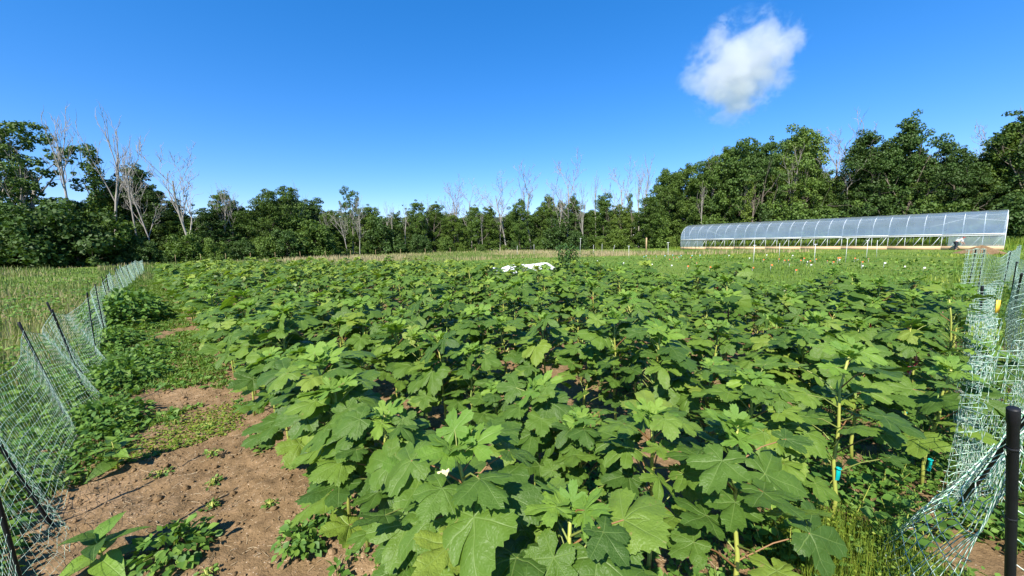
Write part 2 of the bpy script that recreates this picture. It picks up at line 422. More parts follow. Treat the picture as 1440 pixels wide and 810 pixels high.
# ------------------------------------------------------------------ okra
LOBES = [(-126, 0.62), (-63, 0.86), (0, 1.0), (63, 0.86), (126, 0.62)]
def okra_leaf(seed, sinus, half_samples, rings, serr, droop, cup, lobes=LOBES, width=1.0):
    """palmate leaf in the XY plane, stalk at the origin, middle lobe along +Y, uv = (along lobe, across lobe)"""
    r = np.random.default_rng(seed)
    V, Q, UV = [], [], []
    jl = [(t + r.normal(0, 4), L * (1 + r.normal(0, 0.06))) for t, L in lobes]
    bounds = [jl[0][0] - 42] + [(jl[i][0] + jl[i + 1][0]) / 2 for i in range(len(jl) - 1)] + [jl[-1][0] + 42]
    mb = MB()
    tw = r.normal(0, 0.10, len(jl)); dl = droop * (1 + r.normal(0, 0.3, len(jl)))
    rim = None
    for li, (th0, L) in enumerate(jl):
        us = np.concatenate([np.linspace(-1, 0, half_samples + 1), np.linspace(0, 1, half_samples + 1)[1:]])
        def sin_r(i):            # sinus radius shared by both neighbours
            if i == 0 or i == len(jl): return 0.40
            return sinus * (jl[i - 1][1] + jl[i][1]) / 2
        out = []
        for m, u in enumerate(us):
            bd = bounds[li] if u < 0 else bounds[li + 1]
            th = th0 + (bd - th0) * abs(u)
            sr = sin_r(li if u < 0 else li + 1)
            w = abs(u)
            prof = (1 - w ** 1.6) * 0.5 + 0.5 * (1 - w ** 3.0)       # blunt, full-bodied lobe
            rad = sr + (L - sr) * prof
            if 0 < w < 1: rad *= 1 + serr * (0.5 - (m % 2)) + r.normal(0, serr * 0.3)
            out.append((rad, math.radians(th)))
        nr = rings
        grid = np.zeros((len(us), nr + 1, 3)); guv = np.zeros((len(us), nr + 1, 2))
        for m, (rad, th) in enumerate(out):
            for k in range(nr + 1):
                q = rad * (k / nr) ** 0.9
                x, y = q * math.sin(th) * width, q * math.cos(th)
                d = th - math.radians(th0)
                s_, t_ = q * math.cos(d), q * math.sin(d)
                z = -dl[li] * q * q * (0.75 + 0.25 * (li == 2)) + cup * abs(t_) * (1 - 0.6 * abs(us[m])) + tw[li] * t_ \
                    + 0.045 * math.sin(9 * x + seed) * math.cos(8 * y + 2 * seed) * (q > 0.15) - 0.05 * (abs(us[m]) ** 2) * q
                grid[m, k] = (x, y, z); guv[m, k] = (s_, t_)
        n = nr + 1
        i = np.arange(len(us) - 1)[:, None] * n + np.arange(nr)[None]
        q4 = np.stack([i, i + 1, i + n + 1, i + n], -1).reshape(-1, 4)
        q4 = q4[:, ::-1]
        mb.add(grid.reshape(-1, 3), q4, None, guv.reshape(-1, 2), 0.0)
    return mb
SIN = [0.68, 0.55, 0.80, 0.40, 0.62, 0.74, 0.48, 0.82, 0.66, 0.58]
LEAF_HI, LEAF_MID, LEAF_LOW, YOUNG_HI, YOUNG_MID = [], [], [], [], []
for i, s_ in enumerate(SIN):
    dr_, cu_ = (0.18, 0.06, 0.28, 0.40, 0.10, 0.22, 0.02, 0.32, 0.14, 0.24)[i], (0.20, 0.34, 0.10, 0.26, 0.05, 0.24, 0.30, 0.18, 0.40, 0.14)[i]
    LEAF_HI.append(okra_leaf(i + 1, s_, 7, 5, 0.085, dr_, cu_).mesh('leaf', M['okra_leaf'], True))
    LEAF_MID.append(okra_leaf(i + 1, s_, 3, 2, 0.06, dr_, cu_).mesh('leaf', M['okra_leaf'], True))
    LEAF_LOW.append(okra_leaf(i + 1, s_, 2, 1, 0.0, dr_, cu_))
for i in range(3):
    YOUNG_HI.append(okra_leaf(i + 31, 0.34, 6, 4, 0.14, 0.15, 0.30).mesh('leaf', M['okra_young'], True))
    YOUNG_MID.append(okra_leaf(i + 31, 0.34, 3, 2, 0.10, 0.15, 0.30).mesh('leaf', M['okra_young'], True))
def pod_mesh(mat):
    mb = MB(); mb.tube([(0, 0, 0), (0, 0, 0.015), (0.002, 0, 0.03), (0.006, 0, 0.08), (0.016, 0, 0.12), (0.026, 0, 0.145)], [0.005, 0.006, 0.012, 0.0105, 0.006, 0.0012], 6)
    return mb.mesh('pod', mat, False)
POD, POD_RED = pod_mesh(M['pod']), pod_mesh(M['pod_red'])
def flower_mesh():
    mb = MB()
    for k in range(5):
        a = k * 1.2566; c, s = math.cos(a), math.sin(a)
        pv = np.array([(0, 0, 0), (0.016, 0.02, 0.02), (0.025, 0.05, 0.028), (0, 0.062, 0.022), (-0.025, 0.05, 0.026), (-0.016, 0.02, 0.018)])
        mb.add(pv @ np.array(((c, s, 0), (-s, c, 0), (0, 0, 1))), None, [(0, 1, 5), (1, 2, 5), (2, 4, 5), (2, 3, 4)])
    return mb.mesh('flower', M['petal'], True)
FLOWER = flower_mesh()

class Proto: pass
def plant_proto(seed, open_habit=False, big=1.0):
    r = np.random.default_rng(seed)
    p = Proto(); p.leaves = []; p.pods = []
    H = r.uniform(0.82, 1.16)
    n = 6
    zz = np.linspace(0, H, n)
    bend = r.normal(0, 0.05, 2)
    wob = r.normal(0, 0.008, (n, 2)); wob[0] = 0
    path = np.stack([bend[0] * (zz / H) ** 2 + wob[:, 0], bend[1] * (zz / H) ** 2 + wob[:, 1], zz], -1)
    mb = MB()
    pth = path.copy(); pth[0, 2] = -0.06
    mb.tube(pth, np.linspace(0.0125, 0.006, n), 7)
    nl = int(r.integers(25, 30)) if not open_habit else int(r.integers(18, 22))
    for i in range(nl):
        f = (0.26 + 0.71 * (i / (nl - 1)) ** 0.72) if not open_habit else (0.34 + 0.63 * i / (nl - 1))
        h = f * H
        base = np.array([np.interp(h, zz, path[:, 0]), np.interp(h, zz, path[:, 1]), h])
        phi = i * 2.4 + r.normal(0, 0.35)
        young = i >= nl - 3
        size = (0.095 + 0.088 * r.random()) * (1.0 - 0.30 * max(0, f - 0.80) / 0.2) if not young else 0.09 + 0.06 * r.random()
        size *= big if not young else 1.0
        if f < 0.35: size *= 0.82
        pl = (0.18 + 0.17 * r.random()) * (1.15 - 0.55 * f) if not young else 0.05 + 0.05 * r.random()
        el = R(r.uniform(22, 48)) if not young else R(r.uniform(35, 65))
        od = np.array((math.cos(phi), math.sin(phi), 0))
        tip = base + od * pl * math.cos(el) + np.array((0, 0, pl * math.sin(el)))
        mid = (base + tip) / 2 + np.array((0, 0, 0.02))
        mb.tube([base, mid, tip], [0.0045, 0.0034, 0.003] if not young else [0.003, 0.0025, 0.002], 4, cap=False, tint=1.0 if r.random() < 0.3 else 0.8)
        dr = math.tan(R(r.uniform(-14, 28))) if not young else math.tan(R(r.uniform(-40, 15)))
        Y = od + np.array((0, 0, -dr)) + r.normal(0, 0.15, 3)
        N = np.array((0, 0, 1.0)) + r.normal(0, 0.34, 3)
        p.leaves.append((tip, Y, N, size, young, int(r.integers(0, 10)), r.random()))
    # crown bud
    top = path[-1]
    for k in range(4):
        a = k * 1.6 + r.random(); p.leaves.append((top + np.array((math.cos(a), math.sin(a), 0.6)) * 0.03, np.array((math.cos(a), math.sin(a), 0.5 + r.random())), np.array((-math.cos(a) * 0.5, -math.sin(a) * 0.5, 1.0)), 0.05 + 0.03 * r.random(), True, k, r.random()))
    for k in range(int(r.integers(1, 4))):
        h = H * r.uniform(0.55, 0.92); a = r.uniform(0, 6.28)
        base = np.array([np.interp(h, zz, path[:, 0]), np.interp(h, zz, path[:, 1]), h]) + np.array((math.cos(a), math.sin(a), 0)) * 0.012
        p.pods.append((base, np.array((math.cos(a) * 0.35, math.sin(a) * 0.35, 1.0)), r.uniform(0.6, 1.1)))
    p.stem = mb.mesh('stem', M['stem'], True)
    p.stem_mb = mb
    p.H = H; p.top = top
    return p
PROTOS = [plant_proto(100 + i) for i in range(14)]
BUSHY = [plant_proto(300 + i, False, 1.10) for i in range(4)]
OPEN = [plant_proto(200 + i, True) for i in range(5)]

def to_cam(p):
    d = Vector(p) - Vector((0, 0, CAM_H))
    z = d.dot(_f)
    return (720 + 523 * d.dot(_rx) / z, 405 - 523 * d.dot(_ru) / z, z) if z > 0.05 else (1e6, 1e6, z)

def leaf_mats(p, rz, sc):
    """leaf frames of a plant turned by rz: blades lean a little to the sun"""
    c, s = math.cos(rz), math.sin(rz); Rz = np.array(((c, -s, 0), (s, c, 0), (0, 0, 1)))
    sl = Rz.T @ SUNV
    out = []
    for (tip, Y, N, size, young, var, rn) in p.leaves:
        F = frames(Y[None], (N + 0.45 * sl)[None])[0]
        out.append((F * size, tip, young, var, rn))
    return Rz, out

ROW_B = [0.86 + 1.04 * k for k in range(9)]
ROW_A0 = [0.60, 0.42, 0.08, -0.40, -0.62, -0.70, -0.74, -0.78, -0.80]
spots = []
for ri, b0 in enumerate(ROW_B):
    a = ROW_A0[ri]; k = 0
    a1 = 29.5 - 1.1 * ri * (ri > 4)
    while a < a1:
        k += 1
        aa, bb = a + rng.normal(0, 0.05), b0 + rng.normal(0, 0.07)
        q = P(aa, bb); px, py, z = to_cam((q[0], q[1], 0.8))
        keep = rng.random() > (0.06 if a > 3 else 0.0)
        if -90 < px < 1500 and py < 1150 and keep: spots.append((z, ri, k, q, aa, bb))
        a += 0.39 + rng.normal(0, 0.03)
spots.sort(key=lambda t: t[0])
N_IND, N_LEAF = 300, 190
far = MB(); far_stem = MB()
look = ['broad leaves', 'lobed leaves', 'spreading leaves', 'drooping leaves']
okra_top = []
for idx, (z, ri, k, q, aa, bb) in enumerate(spots):
    p = PROTOS[int(rng.integers(0, len(PROTOS)))]
    if ri == 0 and k <= 9: p = BUSHY[k % 4]
    if ri >= 1 and k <= 1: p = OPEN[int(rng.integers(0, len(OPEN)))]
    rz = rng.uniform(0, 6.28); sc = rng.uniform(0.86, 1.12)
    if rng.random() < 0.07: sc *= 1.13
    if ri == 0 and k <= 9: sc *= 1.06
    g0 = sz(q[0], q[1])
    Rz, L = leaf_mats(p, rz, sc)
    okra_top.append((q[0], q[1], p.H * sc, z, idx, p in OPEN))
    if idx < N_IND:
        t = thing('okra_plant', f'okra plant with {look[int(rng.integers(0, 4))]}, {ordinal(ri + 1)} row from the dirt path, {ordinal(k)} along the row', 'okra plant', (q[0], q[1], g0), rz, 'okra plants in rows')
        t.scale = (sc, sc, sc)
        link('stem', p.stem, t)
        if idx < N_LEAF:
            hi = z < 4.6
            for (F, tip, young, var, rn) in L:
                me = (YOUNG_HI if hi else YOUNG_MID)[var % 3] if young else (LEAF_HI if hi else LEAF_MID)[var]
                o = link('leaf', me, t)
                o.matrix_basis = Matrix(((F[0, 0], F[0, 1], F[0, 2], tip[0]), (F[1, 0], F[1, 1], F[1, 2], tip[1]), (F[2, 0], F[2, 1], F[2, 2], tip[2]), (0, 0, 0, 1)))
            red = bb > 4.5 and rng.random() < 0.35
            for (base, d, ps) in p.pods:
                o = link('pod', POD_RED if red else POD, t)
                F = frames(np.array([[0.3, 0.9, 0.0]]), d[None])[0] * ps
                o.matrix_basis = Matrix(((F[0, 0], F[0, 1], F[0, 2], base[0]), (F[1, 0], F[1, 1], F[1, 2], base[1]), (F[2, 0], F[2, 1], F[2, 2], base[2]), (0, 0, 0, 1)))
            if rng.random() < 0.04:
                o = link('flower', FLOWER, t); o.scale = (0.7, 0.7, 0.7); o.location = tuple(p.top + np.array((0.05, 0.0, -0.06))); o.rotation_euler = (0.5, 0.4, 0)
        else:
            mb = MB()
            for (F, tip, young, var, rn) in L:
                mbl = LEAF_LOW[var]
                mb.scatter(np.concatenate(mbl.v), np.concatenate(mbl.q), None, F[None], tip[None], None, np.array([rn * 0.8 if not young else 0.9 + 0.1 * rn]))
            o = mb.obj('foliage', M['okra_far'], t, True); o['kind'] = 'stuff'
    else:
        W = Rz * sc
        for (F, tip, young, var, rn) in L:
            mbl = LEAF_LOW[var]
            far.scatter(np.concatenate(mbl.v), np.concatenate(mbl.q), None, (W @ F)[None], (W @ tip + q + np.array((0, 0, g0)))[None], None, np.array([rn * 0.8 if not young else 0.9 + 0.1 * rn]))
        far_stem.tube([q + np.array((0, 0, -0.03)), q + W @ p.top], 0.009, 3, cap=False)
fo = far.obj('okra_rows', M['okra_far'], None, True)
tag(fo, 'far rows of okra plants at the back of the crop block', 'crop', kind='stuff')
st = far_stem.obj('stem', M['stem'], fo); st['kind'] = 'stuff'

# ------------------------------------------------------------------ ribbons and tags on the okra
def ribbon_mesh(name, mat, w, l):
    mb = MB()
    z = np.linspace(0, -l, 6); x = 0.006 * np.sin(np.linspace(0, 4, 6))
    v = np.concatenate([np.stack([np.full(6, -w / 2), x, z], -1), np.stack([np.full(6, w / 2), x * 0.6 + 0.003, z], -1),
                        np.stack([np.full(6, -w / 2), x + 0.0015, z], -1), np.stack([np.full(6, w / 2), x * 0.6 + 0.0045, z], -1)])
    q = []
    for i in range(5):
        q += [(i, i + 1, 7 + i, 6 + i), (12 + i, 18 + i, 19 + i, 13 + i), (i, 12 + i, 13 + i, i + 1), (6 + i, 7 + i, 19 + i, 18 + i)]
    mb.add(v, q)
    an = np.linspace(0, 6.28, 9)
    mb.tube(np.stack([0.0125 * np.cos(an), 0.0125 * np.sin(an) + 0.006, np.full(9, 0.0)], -1), 0.004, 4)
    return mb.mesh(name, mat)
TEAL, PINK = ribbon_mesh('ribbon', M['teal'], 0.022, 0.085), ribbon_mesh('ribbon', M['pink'], 0.022, 0.07)
near = [t for t in okra_top if t[3] < 5.0]
near.sort(key=lambda t: t[3]); picks = []
n_t = 0; tags_ = []
for (x, y, h, z, idx, op) in sorted(near, key=lambda t: (not t[5], t[3])):
    px, py, _ = to_cam((x, y, h * 0.4))
    if 480 < px < 1330 and 500 < py < 800 and n_t < 10 and (op or idx % 3 == 0):
        n_t += 1; picks.append(z)
        o = link('plant_tag', TEAL); tags_.append((z, o)); o.location = (x + 0.010, y - 0.016, h * (0.30 + 0.10 * (idx % 3))); o.rotation_euler = (0, 0, 0.4 * idx)
for i, (z, o) in enumerate(sorted(tags_, key=lambda t: t[0])): tag(o, f'teal plastic tag tied round an okra stem, {ordinal(i + 1)} closest to the camera', 'tag', 'teal tags on okra stems')
n_p = 0
for (x, y, h, z, idx, op) in sorted([t for t in okra_top if 3.2 < t[3] < 8.5], key=lambda t: t[3]):
    px, py, _ = to_cam((x, y, h * 0.75))
    b = S2 * (x + y)
    if px > 930 and b > 3.5 and idx % 3 == 0 and n_p < 22 and px < 1400:
        n_p += 1
        o = link('plant_ribbon', PINK); o.location = (x - 0.015, y - 0.03, h * (0.66 + 0.1 * (idx % 3))); o.rotation_euler = (0, 0.15, 0.7 * idx)
        tag(o, f'pink ribbon on an okra stem towards the net fence, {ordinal(n_p)} closest to the camera', 'ribbon', 'pink ribbons on okra stems')

# ------------------------------------------------------------------ small plants and ground cover
BLADE_V = np.array([(-0.5, 0, 0), (0.5, 0, 0), (-0.36, 0.10, 0.55), (0.36, 0.10, 0.55), (0, 0.34, 1.0)])
BLADE_Q, BLADE_T = [(0, 1, 3, 2)], [(2, 3, 4)]
def blades(mb, X, Y, Z, h, w, lean=1.0, r=rng, tint=None):
    n = len(X)
    if n == 0: return
    a = r.uniform(0, 2 * math.pi, n); c, s = np.cos(a), np.sin(a); zz = np.zeros(n)
    ln = lean * r.uniform(0.2, 1.5, n)
    Mx = np.stack([np.stack([w * c, -h * ln * s, zz], -1), np.stack([w * s, h * ln * c, zz], -1), np.stack([zz, zz, h], -1)], -2)
    mb.scatter(BLADE_V, BLADE_Q, BLADE_T, Mx, np.stack([X, Y, Z], -1), None, r.random(n) if tint is None else tint)
LEAFLET_V = np.array([(0, 0, 0), (0.30, 0.30, 0.07), (0.34, 0.55, 0.06), (0, 1.0, -0.12), (-0.34, 0.55, 0.06), (-0.30, 0.30, 0.07), (0, 0.5, -0.01)])
LEAFLET_T = [(0, 1, 6), (1, 2, 6), (2, 3, 6), (3, 4, 6), (4, 5, 6), (5, 0, 6)]
def leaflets(mb, T, size, r=rng, tilt=0.5, tint=None, dirs=None):
    n = len(T)
    if n == 0: return
    a = r.uniform(0, 2 * math.pi, n)
    Y = np.stack([np.cos(a), np.sin(a), r.normal(-0.1, 0.3, n)], -1) if dirs is None else dirs
    N = np.stack([r.normal(0, tilt, n), r.normal(0, tilt, n), np.ones(n)], -1)
    F = frames(Y, N) * np.asarray(size).reshape(-1, 1, 1)
    mb.scatter(LEAFLET_V, None, LEAFLET_T, F, T, None, r.random(n) if tint is None else tint)

def rosettes(mb, X, Y, Z, size, m=7, h=0.05, r=rng):
    """small weeds: each a tuft of leaves spreading from one foot"""
    n = len(X)
    if n == 0: return
    f = np.repeat(np.arange(n), m); q = n * m; a = r.uniform(0, 6.283, q); sz_ = np.repeat(size, m) * r.uniform(0.6, 1.2, q)
    up = r.uniform(0.05, 1.1, q); rad = r.uniform(0.1, 0.7, q) * sz_
    T = np.stack([X[f] + np.cos(a) * rad, Y[f] + np.sin(a) * rad, Z[f] + r.random(q) * np.repeat(h if not np.isscalar(h) else np.full(n, h), m)], -1)
    tn = np.clip(np.repeat(r.random(n), m) * 0.7 + r.random(q) * 0.3, 0, 1)
    leaflets(mb, T, sz_, r, 0.4, tn, np.stack([np.cos(a), np.sin(a), up - 0.2], -1))
def soil_points(n, a0, a1, b0, b1, power=1.0):
    a = a0 + (a1 - a0) * rng.random(n) ** power; b = b0 + (b1 - b0) * rng.random(n)
    return a, b, S2 * (b - a), S2 * (a + b)

# path weeds: thick by the fence and further along, thin on the bare near patch
def path_cover():
    a, b, x, y = soil_points(80000, 0.5, 32, -0.9, 0.75, 1.7)
    nz = fbm(x * 1.3, y * 1.3, 40) + 0.25 * fbm(x * 5, y * 5, 44)
    far_f = np.clip((a - 4.9) / 1.8, 0, 1)
    edge = np.clip((-0.15 - b) / 0.35, 0, 1) * np.clip((a - 2.6) / 1.2, 0.25, 1)
    dens = 0.72 * far_f + 0.45 * edge + 0.10
    k = nz < 0.25 + 0.55 * dens
    k &= dens > 0.03
    a, b, x, y, nz = a[k], b[k], x[k], y[k], nz[k]
    g = rng.random(len(x)) < 0.55
    mb = MB(); h = rng.uniform(0.03, 0.09, g.sum())
    blades(mb, x[g], y[g], soil_z(x[g], y[g]) - 0.01, h * (1 + a[g] * 0.02), np.full(g.sum(), 0.007) * (1 + a[g] * 0.1), 1.3)
    tag(mb.obj('grass', M['grass'], None), 'short green grass along the dirt path by the fence', 'grass', kind='stuff')
    mb = MB(); g = ~g
    g &= rng.random(len(g)) < 0.22; xs, ys = x[g], y[g]
    rosettes(mb, xs, ys, soil_z(xs, ys), rng.uniform(0.03, 0.075, len(xs)), 7, 0.03 + 0.10 * edge[k][g])
    tag(mb.obj('weeds', M['weed'], None), 'low leafy weeds carpeting the path beside the net fence', 'weeds', kind='stuff')
    # yellow-green patches of low clover on the path
    a, b, x, y = soil_points(26000, 4.6, 16, -0.7, 0.7, 1.4)
    k = fbm(x * 0.9 + 7, y * 0.9, 60) + rng.normal(0, 0.06, len(x)) > 0.52
    mb = MB(); T = np.stack([x[k], y[k], soil_z(x[k], y[k]) + rng.uniform(0, 0.03, k.sum())], -1)
    leaflets(mb, T, rng.uniform(0.015, 0.035, k.sum()))
    tag(mb.obj('clover_weeds', M['weed_yellow'], None), 'yellow green mat of fine weeds on the path', 'weeds', kind='stuff')
path_cover()

def bed_cover():
    a, b, x, y = soil_points(70000, -1.1, 10, 0.6, 9.8, 1.6)
    nz = fbm(x * 1.5, y * 1.5, 70)
    open_ = (a < 0.9) & (b > 2.0)
    k = (nz > 0.50) & ((a > 1.4) | (b > 1.7)) | (open_ & (nz > 0.34))
    a, b, x, y = a[k], b[k], x[k], y[k]; o = open_[k]
    mb = MB(); n = len(x)
    g = rng.random(n) < 0.3
    w = ~g & (rng.random(n) < 0.28)
    rosettes(mb, x[w], y[w], soil_z(x[w], y[w]), rng.uniform(0.025, 0.062, w.sum()), 8, 0.03 + 0.10 * rng.random(w.sum()) ** 2 + 0.05 * o[w])
    tag(mb.obj('weeds', M['weed'], None), 'small leafy weeds growing under and between the okra rows', 'weeds', kind='stuff')
    mb = MB(); blades(mb, x[g], y[g], soil_z(x[g], y[g]) - 0.01, rng.uniform(0.06, 0.16, g.sum()), np.full(g.sum(), 0.006), 0.9)
    tag(mb.obj('grass', M['grass'], None), 'thin grass growing between the okra rows', 'grass', kind='stuff')
bed_cover()

# straw, twigs and clods on bare soil
def litter():
    mb = MB()
    a, b, x, y = soil_points(4200, 0.3, 9, -0.8, 2.2, 1.3)
    for i in range(len(x)):
        d = rng.uniform(0, 6.28); l = rng.uniform(0.012, 0.06) * (3.0 if rng.random() < 0.05 else 1)
        z = sz(x[i], y[i]) + 0.004
        dv = np.array((math.cos(d), math.sin(d), rng.normal(0, 0.12))) * l / 2
        c = np.array((x[i], y[i], z))
        mb.tube([c - dv, c + rng.normal(0, 0.003, 3), c + dv], 0.0016 + 0.001 * rng.random(), 3, cap=False)
    tag(mb.obj('straw', M['straw'], None), 'bits of dry straw strewn on the bare soil', 'straw', kind='stuff')
    mb = MB()
    ico = np.array([(0, 0, 1), (0.89, 0, 0.45), (0.28, 0.85, 0.45), (-0.72, 0.53, 0.45), (-0.72, -0.53, 0.45), (0.28, -0.85, 0.45),
                    (0.72, 0.53, -0.45), (-0.28, 0.85, -0.45), (-0.89, 0, -0.45), (-0.28, -0.85, -0.45), (0.72, -0.53, -0.45), (0, 0, -1)])
    it = [(0, 1, 2), (0, 2, 3), (0, 3, 4), (0, 4, 5), (0, 5, 1), (1, 6, 2), (2, 7, 3), (3, 8, 4), (4, 9, 5), (5, 10, 1), (2, 6, 7), (3, 7, 8), (4, 8, 9), (5, 9, 10), (1, 10, 6), (6, 11, 7), (7, 11, 8), (8, 11, 9), (9, 11, 10), (10, 11, 6)]
    a, b, x, y = soil_points(8000, 0.3, 9, -0.8, 2.6, 1.3)
    n = len(x); F = frames(rng.normal(0, 1, (n, 3)), rng.normal(0, 1, (n, 3))) * (rng.uniform(0.003, 0.012, n) * np.where(rng.random(n) < 0.08, 2.6, 1.0) * rng.uniform(0.5, 1.5, n))[:, None, None]
    mb.scatter(ico * np.array((1.2, 0.9, 0.7)), None, it, F, np.stack([x, y, soil_z(x, y) + 0.003], -1))
    tag(mb.obj('clods', M['soil'], None), 'loose crumbs of brown soil on the path', 'soil', kind='stuff')
litter()

# separate broadleaf weeds on the path: stem, leaves as parts
def broad_leaf(seed):
    r = np.random.default_rng(seed); mb = MB(); n = 9
    s_ = np.linspace(0, 1, n); w = 0.30 * np.sin(np.pi * s_ ** 0.8) ** 0.9 * (1 - 0.25 * s_)
    t = np.array([-1, -0.5, 0, 0.5, 1.0]); V = np.zeros((n, 5, 3)); UV = np.zeros((n, 5, 2))
    for i in range(n):
        for j in range(5):
            V[i, j] = (w[i] * t[j], s_[i], 0.28 * w[i] * abs(t[j]) - 0.45 * s_[i] ** 2 + 0.015 * math.sin(17 * s_[i] + 3 * j) * abs(t[j]))
            UV[i, j] = (s_[i] * 0.9, w[i] * t[j])
    i = np.arange(n - 1)[:, None] * 5 + np.arange(4)[None]
    mb.add(V.reshape(-1, 3), np.stack([i, i + 1, i + 6, i + 5], -1).reshape(-1, 4), None, UV.reshape(-1, 2), 0.1)
    return mb.mesh('leaf', M['okra_young'] if seed % 2 else M['okra_leaf'], True)
BLEAF = [broad_leaf(i) for i in range(4)]
def weed_plant(a, b, h, n, size, label, lw=0):
    q = P(a, b); x, y = q[0], q[1]
    t = thing('weed_plant', label, 'plant', (x, y, sz(x, y)), rng.uniform(0, 6.28))
    mb = MB(); mb.tube([(0, 0, -0.03), (0.01, 0, h * 0.5), (0.0, 0.012, h)], [0.007, 0.006, 0.003], 5); mb.obj('stem', M['stem'], t, True)
    for i in range(n):
        f = 0.25 + 0.75 * i / max(n - 1, 1); ph = i * 2.4 + rng.normal(0, 0.2)
        Y = np.array((math.cos(ph), math.sin(ph), 0.9 * f - 0.15 + rng.normal(0, 0.1))); N = np.array((0, 0, 1.0)) + rng.normal(0, 0.2, 3) - 0.5 * f * np.array((math.cos(ph), math.sin(ph), 0))
        F = frames(Y[None], N[None])[0] * size * (1.15 - 0.5 * f) * rng.uniform(0.85, 1.15)
        o = link('leaf', BLEAF[int(rng.integers(0, 4))], t)
        o.matrix_basis = Matrix(((F[0, 0], F[0, 1], F[0, 2], 0), (F[1, 0], F[1, 1], F[1, 2], 0), (F[2, 0], F[2, 1], F[2, 2], h * f), (0, 0, 0, 1)))
weed_plant(3.10, -0.33, 0.22, 10, 0.24, 'bright green broad-leaved weed on bare soil at the bottom of the path')
weed_plant(4.55, -0.30, 0.27, 10, 0.20, 'lone broad-leaved weed with a clear shadow in the middle of the bare path')
weed_plant(9.3, 0.05, 0.34, 14, 0.22, 'leafy weed clump on the path beyond the mossy patch')
weed_plant(12.2, -0.02, 0.28, 12, 0.20, 'small leafy weed on the path in front of the large bush')
def bush_weed(a, b, h, rad, n, size, label, mat='weed', flat=1.0):
    q = P(a, b); x, y = q[0], q[1]
    t = thing('weed_bush', label, 'plant', (x, y, sz(x, y)))
    u = nrm(rng.normal(0, 1, (n, 3))); u[:, 2] = np.abs(u[:, 2]); rr = rng.random(n) ** 0.4
    T = u * rr[:, None] * np.array((rad, rad, h)) + np.array((0, 0, 0.02))
    mb = MB(); leaflets(mb, T, rng.uniform(0.7, 1.3, n) * size, dirs=np.stack([u[:, 0], u[:, 1], rng.normal(-0.1, 0.4, n)], -1))
    mb.obj('foliage', M[mat], t)['kind'] = 'stuff'
    mb = MB()
    for i in range(9):
        mb.tube([(0, 0, -0.02), T[i] * 0.5 + np.array((0, 0, 0.03)), T[i]], [0.006, 0.004, 0.002], 4, cap=False)
    mb.obj('stems', M['stem'], t)
bush_weed(2.95, -0.02, 0.17, 0.20, 260, 0.055, 'low spreading weed with small leaves on bare soil at the bottom')
bush_weed(2.45, 0.55, 0.14, 0.15, 200, 0.05, 'small leafy weed between the bare path and the first okra row')
bush_weed(13.6, -0.35, 0.85, 0.85, 1500, 0.13, 'large leafy green bush beside the net fence along the path')
bush_weed(16.5, -0.2, 0.6, 0.6, 800, 0.12, 'second leafy bush beside the net fence, behind the large one')
bush_weed(10.6, -0.55, 0.35, 0.5, 700, 0.08, 'leafy weed mound at the foot of the net fence')
bush_weed(7.6, -0.35, 0.30, 0.55, 900, 0.07, 'spreading low weed mound beside the leaning fence posts')
bush_weed(5.9, -0.45, 0.22, 0.42, 700, 0.06, 'dark leafy weed mat against the foot of the net fence')
bush_weed(8.6, -0.1, 0.25, 0.45, 700, 0.06, 'rounded weed mound in the middle of the path')
for i, (a, b, s_) in enumerate(sorted([(3.7, 0.25, 0.6), (3.45, 0.75, 0.5), (4.15, 0.30, 0.6), (4.2, -0.05, 0.7), (3.35, 0.2, 0.5), (4.9, 0.35, 0.7), (2.6, 0.1, 0.5), (3.9, 0.9, 0.6), (3.0, 0.5, 0.4), (5.3, 0.1, 0.8)])):
    bush_weed(a, b, 0.06 * s_, 0.11 * s_, int(60 * s_), 0.03, f'tiny weed seedling on the bare soil, {ordinal(i + 1)} of ten counting away along the path')
# feathery yellow-green mound and upright weeds by the camera's right hand
def feathery(x, y, rad, h, n, label):
    t = thing('feathery_weed', label, 'plant', (x, y, sz(x, y)))
    d = rng.random(n) ** 0.5 * rad; an = rng.uniform(0, 6.28, n)
    X, Y = d * np.cos(an), d * np.sin(an)
    mb = MB(); blades(mb, X, Y, np.zeros(n), h * (1 - 0.5 * (d / rad) ** 2) * rng.uniform(0.35, 1.15, n), np.full(n, 0.004), 0.8)
    zt = h * (1 - 0.5 * (d / rad) ** 2) * rng.uniform(0.4, 1, n)
    leaflets(mb, np.stack([X, Y, zt], -1)[::3], np.full(len(zt[::3]), 0.018))
    mb.obj('foliage', M['weed_yellow'], t)['kind'] = 'stuff'
feathery(1.92, 1.88, 0.46, 0.30, 3000, 'feathery yellow green weed mound at the bottom, before the net fence')
def upright_weed(x, y, h, n, i):
    t = thing('upright_weed', f'upright narrow-leaved weed near the leaning black post, {ordinal(i)} of eight from the fence', 'plant', (x, y, sz(x, y)), 0, 'upright weeds by the leaning post')
    ms, ml = MB(), MB(); T, D = [], []
    for s_ in range(n):
        o = rng.normal(0, 0.05, 2); tp = np.array((o[0] + rng.normal(0, 0.06), o[1] + rng.normal(0, 0.06), h * rng.uniform(0.7, 1.1)))
        b0 = np.array((o[0], o[1], -0.02)); ms.tube([b0, (b0 + tp) / 2, tp], [0.004, 0.003, 0.002], 4, cap=False)
        m = int(14 * h / 0.4); f = np.linspace(0.15, 1, m)
        T.append(b0 + (tp - b0) * f[:, None]); an = np.arange(m) * 2.4 + s_; D.append(np.stack([np.cos(an), np.sin(an), np.full(m, 0.35)], -1))
    leaflets(ml, np.concatenate(T), rng.uniform(0.05, 0.085, sum(map(len, T))), dirs=np.concatenate(D))
    ms.obj('stems', M['stem'], t); ml.obj('foliage', M['weed'], t)['kind'] = 'stuff'
